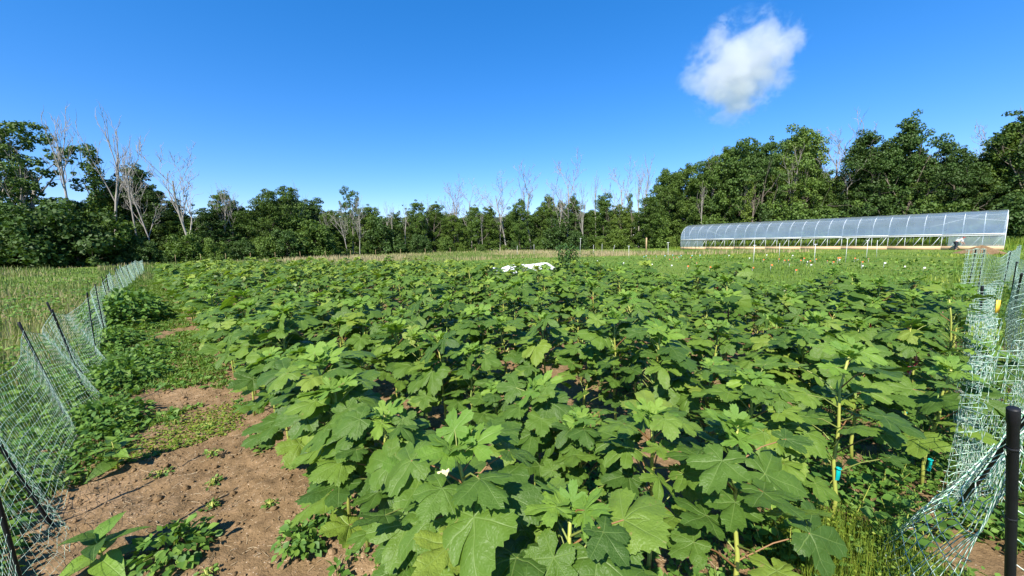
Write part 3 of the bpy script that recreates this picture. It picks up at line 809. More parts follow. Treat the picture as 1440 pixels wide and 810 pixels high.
for i, (x, y) in enumerate([(2.55, 2.05), (2.35, 2.2), (2.62, 2.45), (2.2, 1.95), (1.95, 2.25), (2.15, 2.55), (1.55, 2.0), (1.3, 2.15)]):
    upright_weed(x, y, rng.uniform(0.26, 0.42), 4, i + 1)

# grass and meadow beyond the fences
def field_cover():
    def ring(n, d0, d1, t0, t1):
        th = rng.uniform(t0, t1, n); d = np.exp(rng.uniform(math.log(d0), math.log(d1), n))
        return d * np.sin(th), d * np.cos(th), d
    # tall tan meadow beyond the left fence
    mb = MB(); mg = MB()
    x, y, d = ring(105000, 4.0, 75, R(-82), R(-28))
    b = S2 * (x + y); a = S2 * (y - x)
    k = (b < -0.85) | (a > 33.5)
    k &= np.hypot(x - 0, y) < 78
    x, y, d, a, b = x[k], y[k], d[k], a[k], b[k]
    nz = fbm(x * 0.20, y * 0.20, 80); dry = np.clip((nz - 0.40) * 5 + 0.30 * (d > 12), 0, 1)
    rise = np.clip((-b - 2.0) / 7, 0.30, 1) * np.where(a > 33.5, 0.55, 1)
    cl = fbm(x * 0.9, y * 0.9, 83, 3); h = (0.25 + 0.75 * rng.random(len(x))) * rise * (0.3 + 2.0 * cl) * (0.7 + 0.8 * nz)
    tn = np.clip(0.06 + 0.64 * dry + rng.normal(0, 0.20, len(x)) + 0.5 * (cl - 0.45), 0, 1)
    blades(mb, x, y, np.full(len(x), -0.05), h, 0.005 + 0.0010 * d, 1.0, tint=tn)
    tag(mb.obj('meadow_grass', M['meadow'], None), 'tall green and tan meadow grass beyond the net fence', 'grass', kind='stuff')
    x, y, d = ring(48000, 3.2, 40, R(-84), R(-30)); b = S2 * (x + y); k = (b < -0.70) & ((d < 11) | (fbm(x * 0.3, y * 0.3, 87) > 0.49))
    x, y, d, b = x[k], y[k], d[k], b[k]
    T = np.stack([x, y, rng.uniform(0, 0.30, len(x)) * np.clip(-b, 0.3, 1.6)], -1)
    leaflets(mg, T, rng.uniform(0.03, 0.07, len(x)) * (1 + d * 0.045))
    tag(mg.obj('weeds', M['weed'], None), 'leafy weeds growing behind the netting', 'weeds', kind='stuff')
    # green flat beds between okra and greenhouse
    mb = MB()
    x, y, d = ring(92000, 7.5, 84, R(-32), R(66)); b = S2 * (x + y); a = S2 * (y - x)
    k = (b > 9.9) & (a < 34) & ((b < 56) | (rng.random(len(x)) < 0.5))
    x, y, d = x[k], y[k], d[k]; nz = fbm(x * 0.22, y * 0.22, 90)
    blades(mb, x, y, np.full(len(x), -0.05), (0.05 + 0.20 * rng.random(len(x)) ** 2) * (0.3 + 1.3 * nz), 0.010 + 0.0014 * d, 1.4, tint=np.clip(nz * 2.6 - 0.75 + rng.normal(0, 0.15, len(x)), 0, 1))
    tag(mb.obj('field_grass', M['field_green'], None), 'bright green grass and weeds on the flat field before the greenhouse', 'grass', kind='stuff')
    mb = MB()
    x, y, d = ring(42000, 34, 88, R(-48), R(40)); a = S2 * (y - x); b = S2 * (x + y)
    k = ((a > 31) | (y > 44)) & (b < 58); x, y, d = x[k], y[k], d[k]; nz = fbm(x * 0.12, y * 0.12, 96)
    blades(mb, x, y, np.full(len(x), -0.05), (0.15 + 0.5 * rng.random(len(x))) * (0.3 + 1.2 * nz), 0.0016 * d, 0.6, tint=np.clip(nz * 2.4 - 0.45 + rng.normal(0, 0.2, len(x)), 0, 1))
    tag(mb.obj('dry_grass', M['meadow'], None), 'straw-tinted tall grass along the far field edge before the wood', 'grass', kind='stuff')
    mb = MB()
    x, y, d = ring(26000, 8, 40, R(-30), R(64)); a = S2 * (y - x); b = S2 * (x + y); k = (b > 9.8) & (a < 33) & (fbm(x * 0.35, y * 0.35, 99) > 0.52); x, y, d = x[k], y[k], d[k]
    leaflets(mb, np.stack([x, y, rng.uniform(0, 0.35, len(x))], -1), 0.05 + 0.004 * d)
    tag(mb.obj('field_weeds', M['weed'], None), 'patches of darker leafy weeds on the field behind the okra', 'weeds', kind='stuff')
    # right side outside the fence
    mb = MB()
    x, y, d = ring(42000, 2.2, 45, R(50), R(88)); b = S2 * (x + y); a = S2 * (y - x)
    k = a < -0.85 - 0.03 * b
    x, y, d = x[k], y[k], d[k]
    blades(mb, x, y, np.full(len(x), -0.04), rng.uniform(0.12, 0.4, len(x)), 0.006 + 0.0012 * d, 0.8)
    tag(mb.obj('grass', M['grass'], None), 'green grass outside the net fence beside the camera', 'grass', kind='stuff')
field_cover()
# ------------------------------------------------------------------ net fences
def net_panel(p0, p1, h0, h1, top0, top1, nh=11, step=0.085, sag=0.10, rad=0.0022, fold=0.0, waves=0, seed=0, slump=0.0):
    """netting hung between two posts (feet p0,p1; net tops top0,top1): sagging lines and uprights"""
    r = np.random.default_rng(seed)
    mb = MB(); L = np.linalg.norm(p1 - p0); ns = max(6, int(L / 0.22)) * (3 if waves else 1)
    side = nrm(np.cross(p1 - p0, (0, 0, 1.0)))
    sgj = r.uniform(0.6, 1.5, nh + 1); ph = r.uniform(0, 6.28, 3)
    def pt(u, v):
        u = np.asarray(u, float); v = np.asarray(v, float)
        bot = p0 + (p1 - p0) * u[..., None]; tp = top0 + (top1 - top0) * u[..., None]
        c = 4 * u * (1 - u)
        q = bot + (tp - bot) * v[..., None]
        sj = np.interp(v, np.linspace(0, 1, nh + 1), sgj)
        q[..., 2] -= sag * c * v * sj
        q[..., 2] += 0.03 + 0.02 * np.sin(17 * u + ph[0]) * (1 - v)
        off = (0.05 * np.sin(5 * u + ph[1] + 2.2 * v) * c + slump * c * (1 - v) ** 1.5 * 1.0)
        if waves: off = off + fold * np.sin(u * waves * 6.28 + 1.5 * v + ph[2]) * (0.7 + 0.3 * v)
        return q + off[..., None] * side
    for k in range(nh + 1):
        u = np.linspace(0, 1, ns + 1)
        mb.tube(pt(u, np.full(ns + 1, (k / nh) ** 1.25)), rad * (1.35 if k in (0, nh) else 1.0), 3, cap=False)
    nv = max(2, int(L / step))
    for k in range(1, nv):
        u0 = (k + r.normal(0, 0.15)) / nv; v = np.linspace(0, 1, 10)
        u = np.clip(u0 + 0.012 * np.sin(v * 9 + k) / max(L, 0.3), 0, 1)
        mb.tube(pt(u, v), rad * 0.8, 3, cap=False)
    return mb
def post_mb(foot, top, rad=0.009, spike=True):
    mb = MB(); foot = np.asarray(foot, float); top = np.asarray(top, float); d = top - foot
    mb.tube([foot - d * 0.12, foot, foot + d * 0.955, foot + d * 0.958, foot + d * 0.998, top], [rad * 0.6, rad, rad, rad * 1.12, rad * 1.12, rad * 1.05], 12)
    for f in (0.15, 0.4, 0.65, 0.88):
        c = foot + d * f; mb.tube([c - d * 0.004, c + d * 0.004], rad * 1.15, 6)
    return mb
# left fence, running along the path
left = [(3.10, -0.60, (0.00, -0.05), 1.15), (3.95, -0.60, (-0.05, -0.28), 1.25), (5.93, -0.66, (-0.50, 0.10), 1.18), (7.35, -0.66, (-0.16, -0.08), 1.18), (7.95, -0.68, (-0.45, 0.05), 1.2), (9.6, -0.68, (0.02, 0.0), 1.2),
        (12.2, -0.68, (-0.12, 0.06), 1.18), (15.0, -0.66, (-0.2, 0.08), 1.2), (15.6, -0.66, (-0.02, 0.0), 1.22), (18.8, -0.62, (-0.22, 0.05), 1.2), (22.0, -0.6, (-0.25, 0.1), 1.18), (24.0, -0.55, (-0.35, 0.1), 1.18),
        (27.5, -0.5, (-0.3, 0.05), 1.2), (31.5, -0.4, (-0.3, 0.1), 1.2), (35.5, -0.2, (-0.25, 0.1), 1.2), (39.5, 0.0, (-0.3, 0.1), 1.2), (44.0, 0.3, (0.0, 0.0), 1.25)]
fl = thing('net_fence', 'long green and white net fence with leaning black posts beside the dirt path', 'fence')
pts = []
for (a, b, ln, h) in left:
    f = P(a, b); f[2] = 0.0; t = f + np.array((ln[0], ln[1], h)); pts.append((f, t))
    post_mb(f, t, 0.0105 if a < 20 else 0.014).obj('post', M['black'], fl, True)
pre = P(1.2, -0.55)
pts0 = [(pre, pre + np.array((0, 0, 1.1)))] + pts
for i in range(len(pts0) - 1):
    (f0, t0), (f1, t1) = pts0[i], pts0[i + 1]
    d = np.linalg.norm((f0 + f1) / 2)
    n0, n1 = f0 + (t0 - f0) * (0.90 + 0.05 * math.sin(i * 2.1)), f1 + (t1 - f1) * (0.90 + 0.05 * math.sin(i * 2.1 + 2.1))
    st_ = 0.05 if d < 9 else 0.12 if d < 18 else 0.22
    mb = net_panel(f0, f1, 1, 1, n0, n1, 12 if d < 18 else 9, st_, 0.09 + 0.05 * (d < 10), 0.0011 + 0.00018 * max(0, d - 4), seed=i, slump=(0.16 if d < 9 else 0.06) * (1 if i % 2 else 0.6))
    o = mb.obj('netting', M['net'], fl); o['kind'] = 'stuff'
# right fence, near the camera and away to the greenhouse
fr = thing('net_fence', 'tangled green and white net fence with a thick black post close to the camera', 'fence')
def F3(x, y, z=0.0): return np.array((x, y, z))
near_post = (F3(2.10, 1.38), F3(1.68, 1.19, 1.31))
post_mb(*near_post, rad=0.0145).obj('post', M['black'], fr, False)
lean_post = (F3(2.75, 2.20), F3(2.24, 1.45, 1.36))
post_mb(*lean_post, rad=0.013).obj('post', M['black'], fr, True)['label'] = 'black post leaning over steeply'
mb = MB(); mb.tube([F3(2.75, 2.20, 0.02), F3(2.70, 2.16, 0.12)], 0.008, 5); mb.tube([F3(2.75, 2.20, 0.015), F3(2.85, 2.10, 0.01)], 0.006, 5)
mb.obj('ground_spike', M['wire'], fr)
R_POSTS = [(F3(5.85, 4.52), F3(5.77, 4.52, 1.25)), (F3(9.27, 6.78), F3(7.93, 5.75, 1.25))]
for f, t in R_POSTS: post_mb(f, t, 0.013).obj('post', M['black'], fr, True)
# netting near the camera: loose twisted lines running down from the near post
nets = [net_panel(F3(1.75, 1.35), F3(2.55, 2.15), 1, 1, F3(1.70, 1.20, 1.25), F3(2.30, 1.55, 1.18), 12, 0.06, 0.30, 0.0028, seed=71, slump=-0.25),
        net_panel(F3(2.2, 0.95), F3(2.10, 1.38), 1, 1, F3(2.2, 0.85, 1.20), F3(1.69, 1.19, 1.28), 11, 0.075, 0.20, 0.0026, seed=72),
        net_panel(F3(2.72, 2.22), F3(4.1, 3.25), 1, 1, F3(2.50, 1.9, 0.90), F3(4.2, 3.2, 1.12), 12, 0.04, 0.12, 0.0022, 0.06, 7, 73, 0.12),
        net_panel(F3(2.80, 2.28), F3(3.55, 2.55), 1, 1, F3(2.95, 2.30, 1.02), F3(3.6, 2.55, 1.12), 13, 0.03, 0.10, 0.0021, 0.05, 5, 79, 0.05),
        net_panel(F3(4.1, 3.25), F3(5.85, 4.52), 1, 1, F3(4.2, 3.2, 1.12), F3(5.78, 4.52, 1.18), 13, 0.035, 0.06, 0.0024, 0.07, 7, 74),
        net_panel(F3(5.87, 4.52), F3(7.6, 5.75), 1, 1, F3(5.79, 4.52, 1.18), F3(7.6, 5.75, 1.12), 13, 0.04, 0.05, 0.0027, 0.06, 5, 75),
        net_panel(F3(2.95, 2.10), F3(9.27, 6.78), 1, 1, F3(3.1, 2.05, 1.0), F3(7.93, 5.75, 1.15), 12, 0.06, 0.12, 0.0025, 0.05, 7, 78, 0.0),
        net_panel(F3(9.27, 6.78), F3(11.0, 8.1), 1, 1, F3(7.93, 5.75, 1.15), F3(11.05, 8.12, 1.15), 12, 0.09, 0.18, 0.0032, 0.02, 3, 76)]
for n_ in nets: n_.obj('netting', M['net'], fr)['kind'] = 'stuff'
mb = MB(); mb.box((6.05, 4.56, 0.98), (0.05, 0.008, 0.16), tint=0.5)
tag(mb.obj('warning_tag', M['yellow_tag'], None), 'yellow tag hanging on the net fence at the far post', 'tag')
fg = thing('net_fence', 'pale green net fence with gathered netting beside the greenhouse corner', 'fence')
GP = [(F3(14.0, 11.3), F3(14.15, 11.35, 1.42)), (F3(14.5, 11.45), F3(14.65, 11.55, 1.40)), (F3(17.2, 12.9), F3(17.3, 12.9, 1.25)), (F3(13.2, 9.4), F3(13.45, 9.45, 1.25)), (F3(11.0, 8.1), F3(11.06, 8.12, 1.25)), (F3(25.5, 18.7), F3(25.6, 18.8, 1.25))]
for f, t in GP: post_mb(f, t, 0.016).obj('post', M['black'], fg, True)
g_nets = [net_panel(GP[0][0], GP[1][0], 1, 1, GP[0][1] * 0.985, GP[1][1] * 0.985, 12, 0.035, 0.02, 0.0045, 0.05, 4, 81),
          net_panel(F3(13.6, 11.2), GP[0][0], 1, 1, F3(13.7, 11.2, 1.36), GP[0][1] * 0.985, 12, 0.035, 0.02, 0.0045, 0.04, 4, 82),
          net_panel(GP[1][0], GP[2][0], 1, 1, GP[1][1] * 0.98, GP[2][1] * 0.98, 9, 0.12, 0.22, 0.0045, 0, 0, 83),
          net_panel(GP[4][0], GP[3][0], 1, 1, GP[4][1] * 0.97, GP[3][1] * 0.97, 9, 0.10, 0.18, 0.004, 0, 0, 84),
          net_panel(GP[3][0], GP[2][0], 1, 1, GP[3][1] * 0.97, GP[2][1] * 0.97, 9, 0.12, 0.18, 0.0045, 0, 0, 85),
          net_panel(GP[2][0], GP[5][0], 1, 1, GP[2][1] * 0.98, GP[5][1] * 0.98, 9, 0.14, 0.15, 0.006, 0.06, 6, 86)]
for n_ in g_nets: n_.obj('netting', M['net'], fg)['kind'] = 'stuff'

# ------------------------------------------------------------------ greenhouse (high tunnel)
def greenhouse():
    o = np.array((52.3, 39.6)); ld = nrm(np.array((-0.62, 0.785))); wd = np.array((ld[1], -ld[0]))
    if wd[0] < 0: wd = -wd
    Lg, Wd, side, top = 35.2, 8.6, 1.75, 4.35
    nb = 25
    t = thing('greenhouse', 'long hoop greenhouse covered in clear plastic with open rolled-up sides', 'greenhouse', (o[0], o[1], 0.0))
    def G(l, w, z): return np.array((ld[0] * l + wd[0] * w, ld[1] * l + wd[1] * w, z))
    def arch(n=15):
        u = np.linspace(0, 1, n); w = Wd / 2 * (1 - np.cos(u * math.pi))
        z = side + (top - side) * np.sin(u * math.pi) ** 0.80
        return w, z
    aw, az = arch()
    for i in range(nb):
        l = Lg * i / (nb - 1); mb = MB()
        mb.tube([G(l, 0, -0.1), G(l, 0, side)] + [G(l, w, z) for w, z in zip(aw[1:-1], az[1:-1])] + [G(l, Wd, side), G(l, Wd, -0.1)], 0.032, 6)
        mb.obj('hoop', M['steel'], t, True)
        if 0 < i < nb - 1:
            mb = MB(); mb.tube([G(l, aw[3], az[3]), G(l, aw[-4], az[-4])], 0.02, 5); mb.obj('truss', M['steel'], t)
    for i in range(nb - 1):
        l0, l1 = Lg * i / (nb - 1), Lg * (i + 1) / (nb - 1)
        for w, fl_ in ((0, 0), (Wd, 1)):
            mb = MB(); mb.tube([G(l0 + 0.05, w, side - 0.02), G((l0 * 0.35 + l1 * 0.65), w, 0.05)], 0.024, 5); mb.obj('brace', M['steel'], t)
    for w, z in ((aw[4], az[4] - 0.04), (Wd / 2, top - 0.05), (aw[-5], az[-5] - 0.04)):
        mb = MB(); mb.tube([G(0, w, z), G(Lg, w, z)], 0.022, 5); mb.obj('purlin', M['steel'], t)
    for (l0, z0, l1, z1) in ((Lg * 1 / 18, 0.55, Lg * 3 / 18, 0.15), (0.0, 0.30, Lg * 2 / 18, 0.52), (Lg * 16 / 18, 0.4, Lg * 14.5 / 18, 0.1)):
        def on(l, f):
            k = f * (len(aw) - 1) * 0.5; return G(l, np.interp(k, range(len(aw)), aw), np.interp(k, range(len(aw)), az) - 0.05)
        mb = MB(); mb.tube([on(l0, z0), on(l1, z1)], 0.024, 5); mb.obj('wind_brace', M['steel'], t)
    for w in (0, Wd):
        s_ = -1 if w == 0 else 1
        for nm, z, hh, th, mt in (('hip_board', side, 0.09, 0.05, 'white_pipe'), ('base_board', 0.22, 0.44, 0.05, 'board')):
            for j in range(8):
                l0, l1 = Lg * j / 8 + 0.005, Lg * (j + 1) / 8 - 0.005
                c = G((l0 + l1) / 2, w + s_ * 0.065, z); X = np.array((ld[0], ld[1], 0)); Yv = np.array((wd[0], wd[1], 0))
                mb = MB(); mb.box(c, (l1 - l0, th, hh), np.stack([X, Yv, (0, 0, 1.0)], -1)); mb.obj(nm, M[mt], t)
        mb = MB(); mb.tube([G(0, w + s_ * 0.10, side - 0.16), G(Lg, w + s_ * 0.10, side - 0.13)], 0.035, 7); mb.obj('rolled_side_curtain', M['white_pipe'], t, True)
    # roof film, one sheet per bay edge to edge
    n = len(aw); ls = np.linspace(0, Lg, nb * 2 - 1); V = []
    for li, l in enumerate(ls):
        pull = -0.0 if li % 2 == 0 else -0.03
        for w, z in zip(aw, az):
            cx = (w - Wd / 2) / (Wd / 2)
            V.append(G(l, w + cx * (0.045 + pull), z + (0.045 + pull) * (1 - abs(cx))))
    i = np.arange(len(ls) - 1)[:, None] * n + np.arange(n - 1)[None]
    mb = MB(); mb.add(np.array(V), np.stack([i, i + 1, i + n + 1, i + n], -1).reshape(-1, 4)); mb.obj('plastic_cover', M['film'], t, True)
    for l, nm in ((-0.04, 'end_wall'), (Lg + 0.04, 'end_wall')):
        mb = MB(); pts_ = [G(l, w, z) for w, z in zip(aw, az)]; base = [G(l, w, 0.02) for w in aw]
        V = np.array(pts_ + base); q = [(k, k + 1, n + k + 1, n + k) for k in range(n - 1)]
        mb.add(V, q); e = mb.obj(nm, M['film'], t)
        mb = MB()
        for w in (Wd * 0.36, Wd * 0.64, Wd * 0.14, Wd * 0.86):
            mb.tube([G(l, w, 0), G(l, w, np.interp(w, aw, az) - 0.03)], 0.028, 5)
        mb.tube([G(l, 0, 2.2), G(l, Wd, 2.2)], 0.028, 5)
        mb.obj('end_frame', M['steel'], e)
    # short closed side panels near both ends
    for l0, l1 in ((0, Lg * 2 / 18), (Lg * 16 / 18, Lg)):
        mb = MB(); mb.add(np.array([G(l0, -0.03, 0.40), G(l1, -0.03, 0.40), G(l1, -0.03, side - 0.08), G(l0, -0.03, side - 0.08)]), [(0, 1, 2, 3)]); mb.obj('side_panel', M['film'], t)
    return G, o
G, GO = greenhouse()
def tall_weeds():
    n = 16000; l = rng.uniform(-6, 38, n); w = np.where(rng.random(n) < 0.65, rng.uniform(9.2, 12.5, n), rng.uniform(1.0, 7.6, n))
    q = np.array([G(a_, b_, 0.0) for a_, b_ in zip(l, w)]); inside = w < 8.6
    mb = MB(); blades(mb, q[:, 0] + GO[0], q[:, 1] + GO[1], np.full(n, -0.05), rng.uniform(0.5, 1.5, n) * np.where(inside, 0.55, 1.0), np.full(n, 0.075), 0.5)
    tag(mb.obj('tall_weeds', M['field_green'], None), 'tall sunlit weeds inside and behind the greenhouse', 'weeds', kind='stuff')
tall_weeds()

# ------------------------------------------------------------------ trees
LV = np.array([(0, -0.5, 0), (0.42, 0.0, 0.10), (0, 0.55, -0.06), (-0.42, 0.0, 0.10)])
LQ = [(0, 1, 2, 3)]
def branch_tree(seed, H, spread, first, dead=False, levels=4, lean=(0, 0), up=0.55, trunk_r=None, nb=(3, 5), forks=1):
    """tapered trunk with limbs; returns the wood mesh and the limb ends"""
    r = np.random.default_rng(seed)
    mb = MB(); tips = []
    tr = trunk_r or H * 0.016
    def grow(p, d, L, rad, lev):
        n = 5 if lev == 0 else 4
        q = [p]; dd = d.copy()
        for i in range(n):
            dd = nrm(dd + r.normal(0, (0.045 if dead and lev == 0 else 0.10) + 0.05 * lev, 3) + np.array((0, 0, up * (0.16 if dead else 0.10))))
            q.append(q[-1] + dd * L / n)
        q = np.array(q)
        end = rad * (0.42 if lev < levels else 0.2)
        mb.tube(q, np.linspace(rad, end, n + 1), 6 if lev == 0 else 4 if lev < 2 else 3, cap=False, phase=r.random())
        if lev >= levels: tips.append(q[-1]); return
        k = int(r.integers(nb[0], nb[1] + 1)) + (3 if lev == 0 else 0)
        for i in range(k):
            f = (first + (1 - first) * (i + r.random() * 0.6) / k) if lev == 0 else 0.25 + 0.75 * (i + r.random() * 0.5) / k
            f = min(f, 1.0); idx = f * n; j = min(int(idx), n - 1); b = q[j] + (q[j + 1] - q[j]) * (idx - j)
            a = i * 2.4 + r.normal(0, 0.5); tl = q[min(j + 1, n)] - q[j]; tl = nrm(tl)
            sd = nrm(np.cross(tl, np.array((math.cos(a), math.sin(a), 0.15))))
            nd = nrm(tl * (0.55 + 0.3 * up) + sd * spread * (1.15 - 0.4 * f) + np.array((0, 0, up * 0.35)))
            rr = max((rad + (end - rad) * f) * r.uniform(0.45, 0.68), 0.022 if dead else 0.0)
            grow(b, nd, L * r.uniform(0.38, 0.62) * (1.15 - 0.45 * f if lev == 0 else 1.0), rr, lev + 1)
        tips.append(q[-1])
    d0 = nrm(np.array((lean[0], lean[1], 1.0)))
    grow(np.array((0, 0, -0.3)), d0, H * (0.78 if dead else 0.70), tr, 0)
    return mb, np.array(tips)
def crown_on(centres, rads, seed, n_per, leaf):
    r = np.random.default_rng(seed); mb = MB()
    for c, rd in zip(centres, rads):
        n = int(n_per * (rd ** 1.6))
        u = nrm(r.normal(0, 1, (n, 3))); rr = rd * r.random(n) ** 0.33
        T = c + u * rr[:, None] * np.array((1, 1, 0.72))
        N = u + np.array((0, 0, 0.8)) + r.normal(0, 0.55, (n, 3))
        F = frames(r.normal(0, 1, (n, 3)) + np.array((0, 0, -0.3)), N) * (leaf * r.uniform(0.6, 1.35, n))[:, None, None]
        mb.scatter(LV, LQ, None, F, T, None, np.clip(r.random() * 0.5 + r.random(n) * 0.5, 0, 1))
    return mb
TREES = {}
def leafy_proto(kind, seed):
    r = np.random.default_rng(seed); H = 14.0
    if kind == 'round':
        w, tips = branch_tree(seed, H, 0.85, 0.22, levels=2, up=0.45)
        k = 250; z = r.uniform(0.08, 1.0, k); prof = np.sin(np.clip((z - 0.02) / 1.0, 0, 1) * math.pi) ** 0.55 * (1 - 0.28 * z)
        prof *= 1 + 0.35 * np.sin(z * 9 + seed)*0.5
        rad, bias = 4.1, 0.45
    elif kind == 'tall':
        w, tips = branch_tree(seed, H, 0.6, 0.25, levels=2, up=0.7)
        k = 220; z = r.uniform(0.05, 1.02, k); prof = (0.55 + 0.5 * np.abs(np.sin(z * 7.5 + seed * 1.3))) * (1.05 - 0.62 * z)
        rad, bias = 3.1, 0.4
    elif kind == 'airy':
        w, tips = branch_tree(seed, H, 0.8, 0.35, levels=2, up=0.5)
        k = 125; z = r.uniform(0.36, 0.98, k); prof = np.sin(np.clip((z - 0.25) / 0.80, 0, 1) * math.pi) ** 0.5
        rad, bias = 4.3, 0.6
    a = r.uniform(0, 6.28, k); d = rad * prof * r.random(k) ** bias
    C = np.stack([d * np.cos(a), d * np.sin(a), z * H], -1)
    if len(tips): C = np.concatenate([C, tips[r.integers(0, len(tips), 25)] + np.array((0, 0, 0.2))])
    C = C + r.normal(0, 0.35, C.shape); rd = (0.28 + 0.75 * r.random(len(C)) ** 1.6) * (0.85 if kind == 'airy' else 1)
    cr = crown_on(C, rd, seed + 5, 185 if kind != 'airy' else 220, 0.22)
    return w, cr
def shrub_proto(seed):
    r = np.random.default_rng(seed); H = 4.0
    w, tips = branch_tree(seed, H, 0.9, 0.05, levels=2, up=0.35, trunk_r=0.06)
    k = 85; z = r.uniform(0.03, 1.0, k) ; a = r.uniform(0, 6.28, k); d = 2.2 * np.sqrt(np.clip(1 - (z - 0.15) ** 2, 0, 1)) * r.random(k) ** 0.45
    C = np.stack([d * np.cos(a), d * np.sin(a), z * H * (0.8 + 0.2 * np.sin(a * 3 + seed))], -1)
    return w, crown_on(C, r.uniform(0.25, 0.8, k), seed + 5, 190, 0.19)
def vine_proto(seed):
    r = np.random.default_rng(seed); H = 14.0
    w, tips = branch_tree(seed, H, 0.5, 0.6, levels=2, up=0.9, trunk_r=0.2)
    k = 44; z = np.linspace(0.05, 0.93, k); a = r.uniform(0, 6.28, k); d = r.random(k) * (1.1 - 0.5 * z) * (0.5 + 0.8 * np.abs(np.sin(z * 8 + seed)))
    C = np.stack([d * np.cos(a) + 0.6 * np.sin(z * 3), d * np.sin(a), z * H], -1)
    return w, crown_on(C, r.uniform(0.45, 0.85, k), seed + 5, 150, 0.24)
COLS = ('tree_dark', 'tree_mid', 'tree_light')
def reg(kind, pairs):
    TREES[kind] = [(w.mesh('trunk', M['bark'] if kind != 'airy' else M['dead'], True), c.mesh('crown', M['tree_mid'])) for w, c in pairs]
reg('round', [leafy_proto('round', s) for s in (11, 12, 13, 14)])
reg('tall', [leafy_proto('tall', s) for s in (21, 22, 23)])
reg('airy', [leafy_proto('airy', s) for s in (31, 32)])
reg('shrub', [shrub_proto(s) for s in (41, 42, 43, 44)])
reg('vine', [vine_proto(s) for s in (51, 52)])
DEAD = []
for s, sp, first, up, fk in ((61, 0.55, 0.30, 0.9, 4), (62, 0.75, 0.35, 0.7, 4), (63, 0.45, 0.45, 1.1, 3), (64, 0.65, 0.25, 0.8, 4), (65, 0.40, 0.55, 1.2, 3), (66, 0.8, 0.30, 0.6, 4)):
    mb, tips = branch_tree(s, 14.0, sp, first, True, fk, up=up, trunk_r=0.155, nb=(3, 4), lean=(0.10 * math.sin(s), 0))
    DEAD.append(mb.mesh('trunk', M['dead'], True))
tree_list = []
def tree(kind, t, depth, H, mat=1, wide=1.0, proto=None):
    tree_list.append((kind, t, depth, H, mat, wide, proto))
def bt(px): return (px - 720) / 523.0
def ht(px, depth, top): return CAM_H + (341 - 0.0209 * (px - 720) - top) / 523.0 * depth
def front(px):      # distance of the wood's edge along each bearing
    return float(np.interp(px, [-200, 0, 150, 280, 400, 500, 620, 760, 900, 1000, 1100, 1200, 1320, 1430, 1600], [42, 44, 48, 53, 60, 70, 82, 86, 82, 80, 72, 66, 60, 56, 54]))
FRONT = [(48, 0, 168, 'airy', 0, 1.15), (8, 2, 205, 'airy', 0, 0.9), (95, 3, 285, 'round', 1, 1.0), (62, 0, 292, 'round', 1, 1.0), (20, 0, 298, 'round', 0, 1.0), (-40, 1, 270, 'round', 0, 1.0), (-90, 1, 230, 'round', 1, 1.0),
         (150, 1, 192, 'vine', 1, 1.0), (125, 4, 282, 'round', 1, 1.0), (172, 2, 256, 'tall', 1, 0.9), (205, 3, 236, 'tall', 0, 1.0), (235, 2, 266, 'round', 0, 1.0), (262, 2, 300, 'round', 1, 1.0), (300, 1, 292, 'round', 0, 1.0),
         (325, 2, 272, 'tall', 1, 1.0), (348, 2, 292, 'round', 1, 0.9), (385, 0, 268, 'round', 0, 0.9), (412, 1, 262, 'round', 0, 1.0), (448, 3, 280, 'tall', 0, 1.0), (470, 1, 296, 'round', 1, 0.9), (499, 4, 264, 'airy', 0, 0.55),
         (525, 3, 290, 'round', 1, 0.9), (560, 2, 300, 'tall', 1, 0.9), (590, 1, 284, 'round', 0, 0.8), (615, 2, 286, 'round', 1, 0.9), (640, 0, 302, 'round', 2, 0.9), (672, 1, 290, 'round', 0, 0.8), (692, 1, 292, 'tall', 1, 0.9),
         (733, 0, 281, 'round', 0, 0.8), (760, 2, 292, 'tall', 1, 0.9), (772, 2, 276, 'tall', 0, 0.8), (806, 1, 278, 'tall', 0, 0.9), (848, 0, 274, 'tall', 0, 1.1), (832, 2, 295, 'round', 1, 0.9), (886, 0, 266, 'vine', 1, 0.8),
         (872, 0, 288, 'round', 1, 0.8), (913, -4, 276, 'round', 0, 1.0), (934, 3, 240, 'round', 1, 0.8), (962, 1, 234, 'round', 1, 0.9), (985, 2, 228, 'round', 0, 0.9), (1012, 1, 212, 'round', 0, 0.9), (1042, 1, 198, 'round', 0, 1.0), (1070, 0, 202, 'round', 0, 0.9),
         (1118, 1, 184, 'round', 0, 0.85), (1098, 0, 225, 'round', 1, 0.8), (1052, -3, 240, 'vine', 2, 0.9), (1150, 0, 242, 'tall', 1, 1.0), (1175, 1, 246, 'round', 1, 0.8), (1206, 0, 192, 'tall', 0, 1.0), (1232, 1, 215, 'tall', 0, 1.0), (1256, 0, 176, 'tall', 0, 1.0),
         (1285, 0, 224, 'round', 1, 0.8), (1320, 0, 204, 'round', 0, 0.95), (1350, 1, 222, 'round', 0, 0.9), (1378, 1, 208, 'tall', 0, 1.0), (1404, 0, 185, 'tall', 1, 1.1), (1432, 0, 152, 'tall', 0, 1.1), (1470, 0, 150, 'round', 1, 1.0), (1520, 0, 170, 'round', 0, 1.0), (1575, 0, 180, 'round', 1, 1.0)]
for (px, dd, top, kind, mt, wd_) in FRONT:
    if kind in ('round', 'tall') and 330 < px < 980: mt = min(2, mt + int(rng.random() < 0.45))
    elif px >= 980: mt = min(2, mt + int(rng.random() < 0.30))
    d = front(px) + 3 + dd; tree(kind, bt(px), d, ht(px, d, top), mt, wd_)
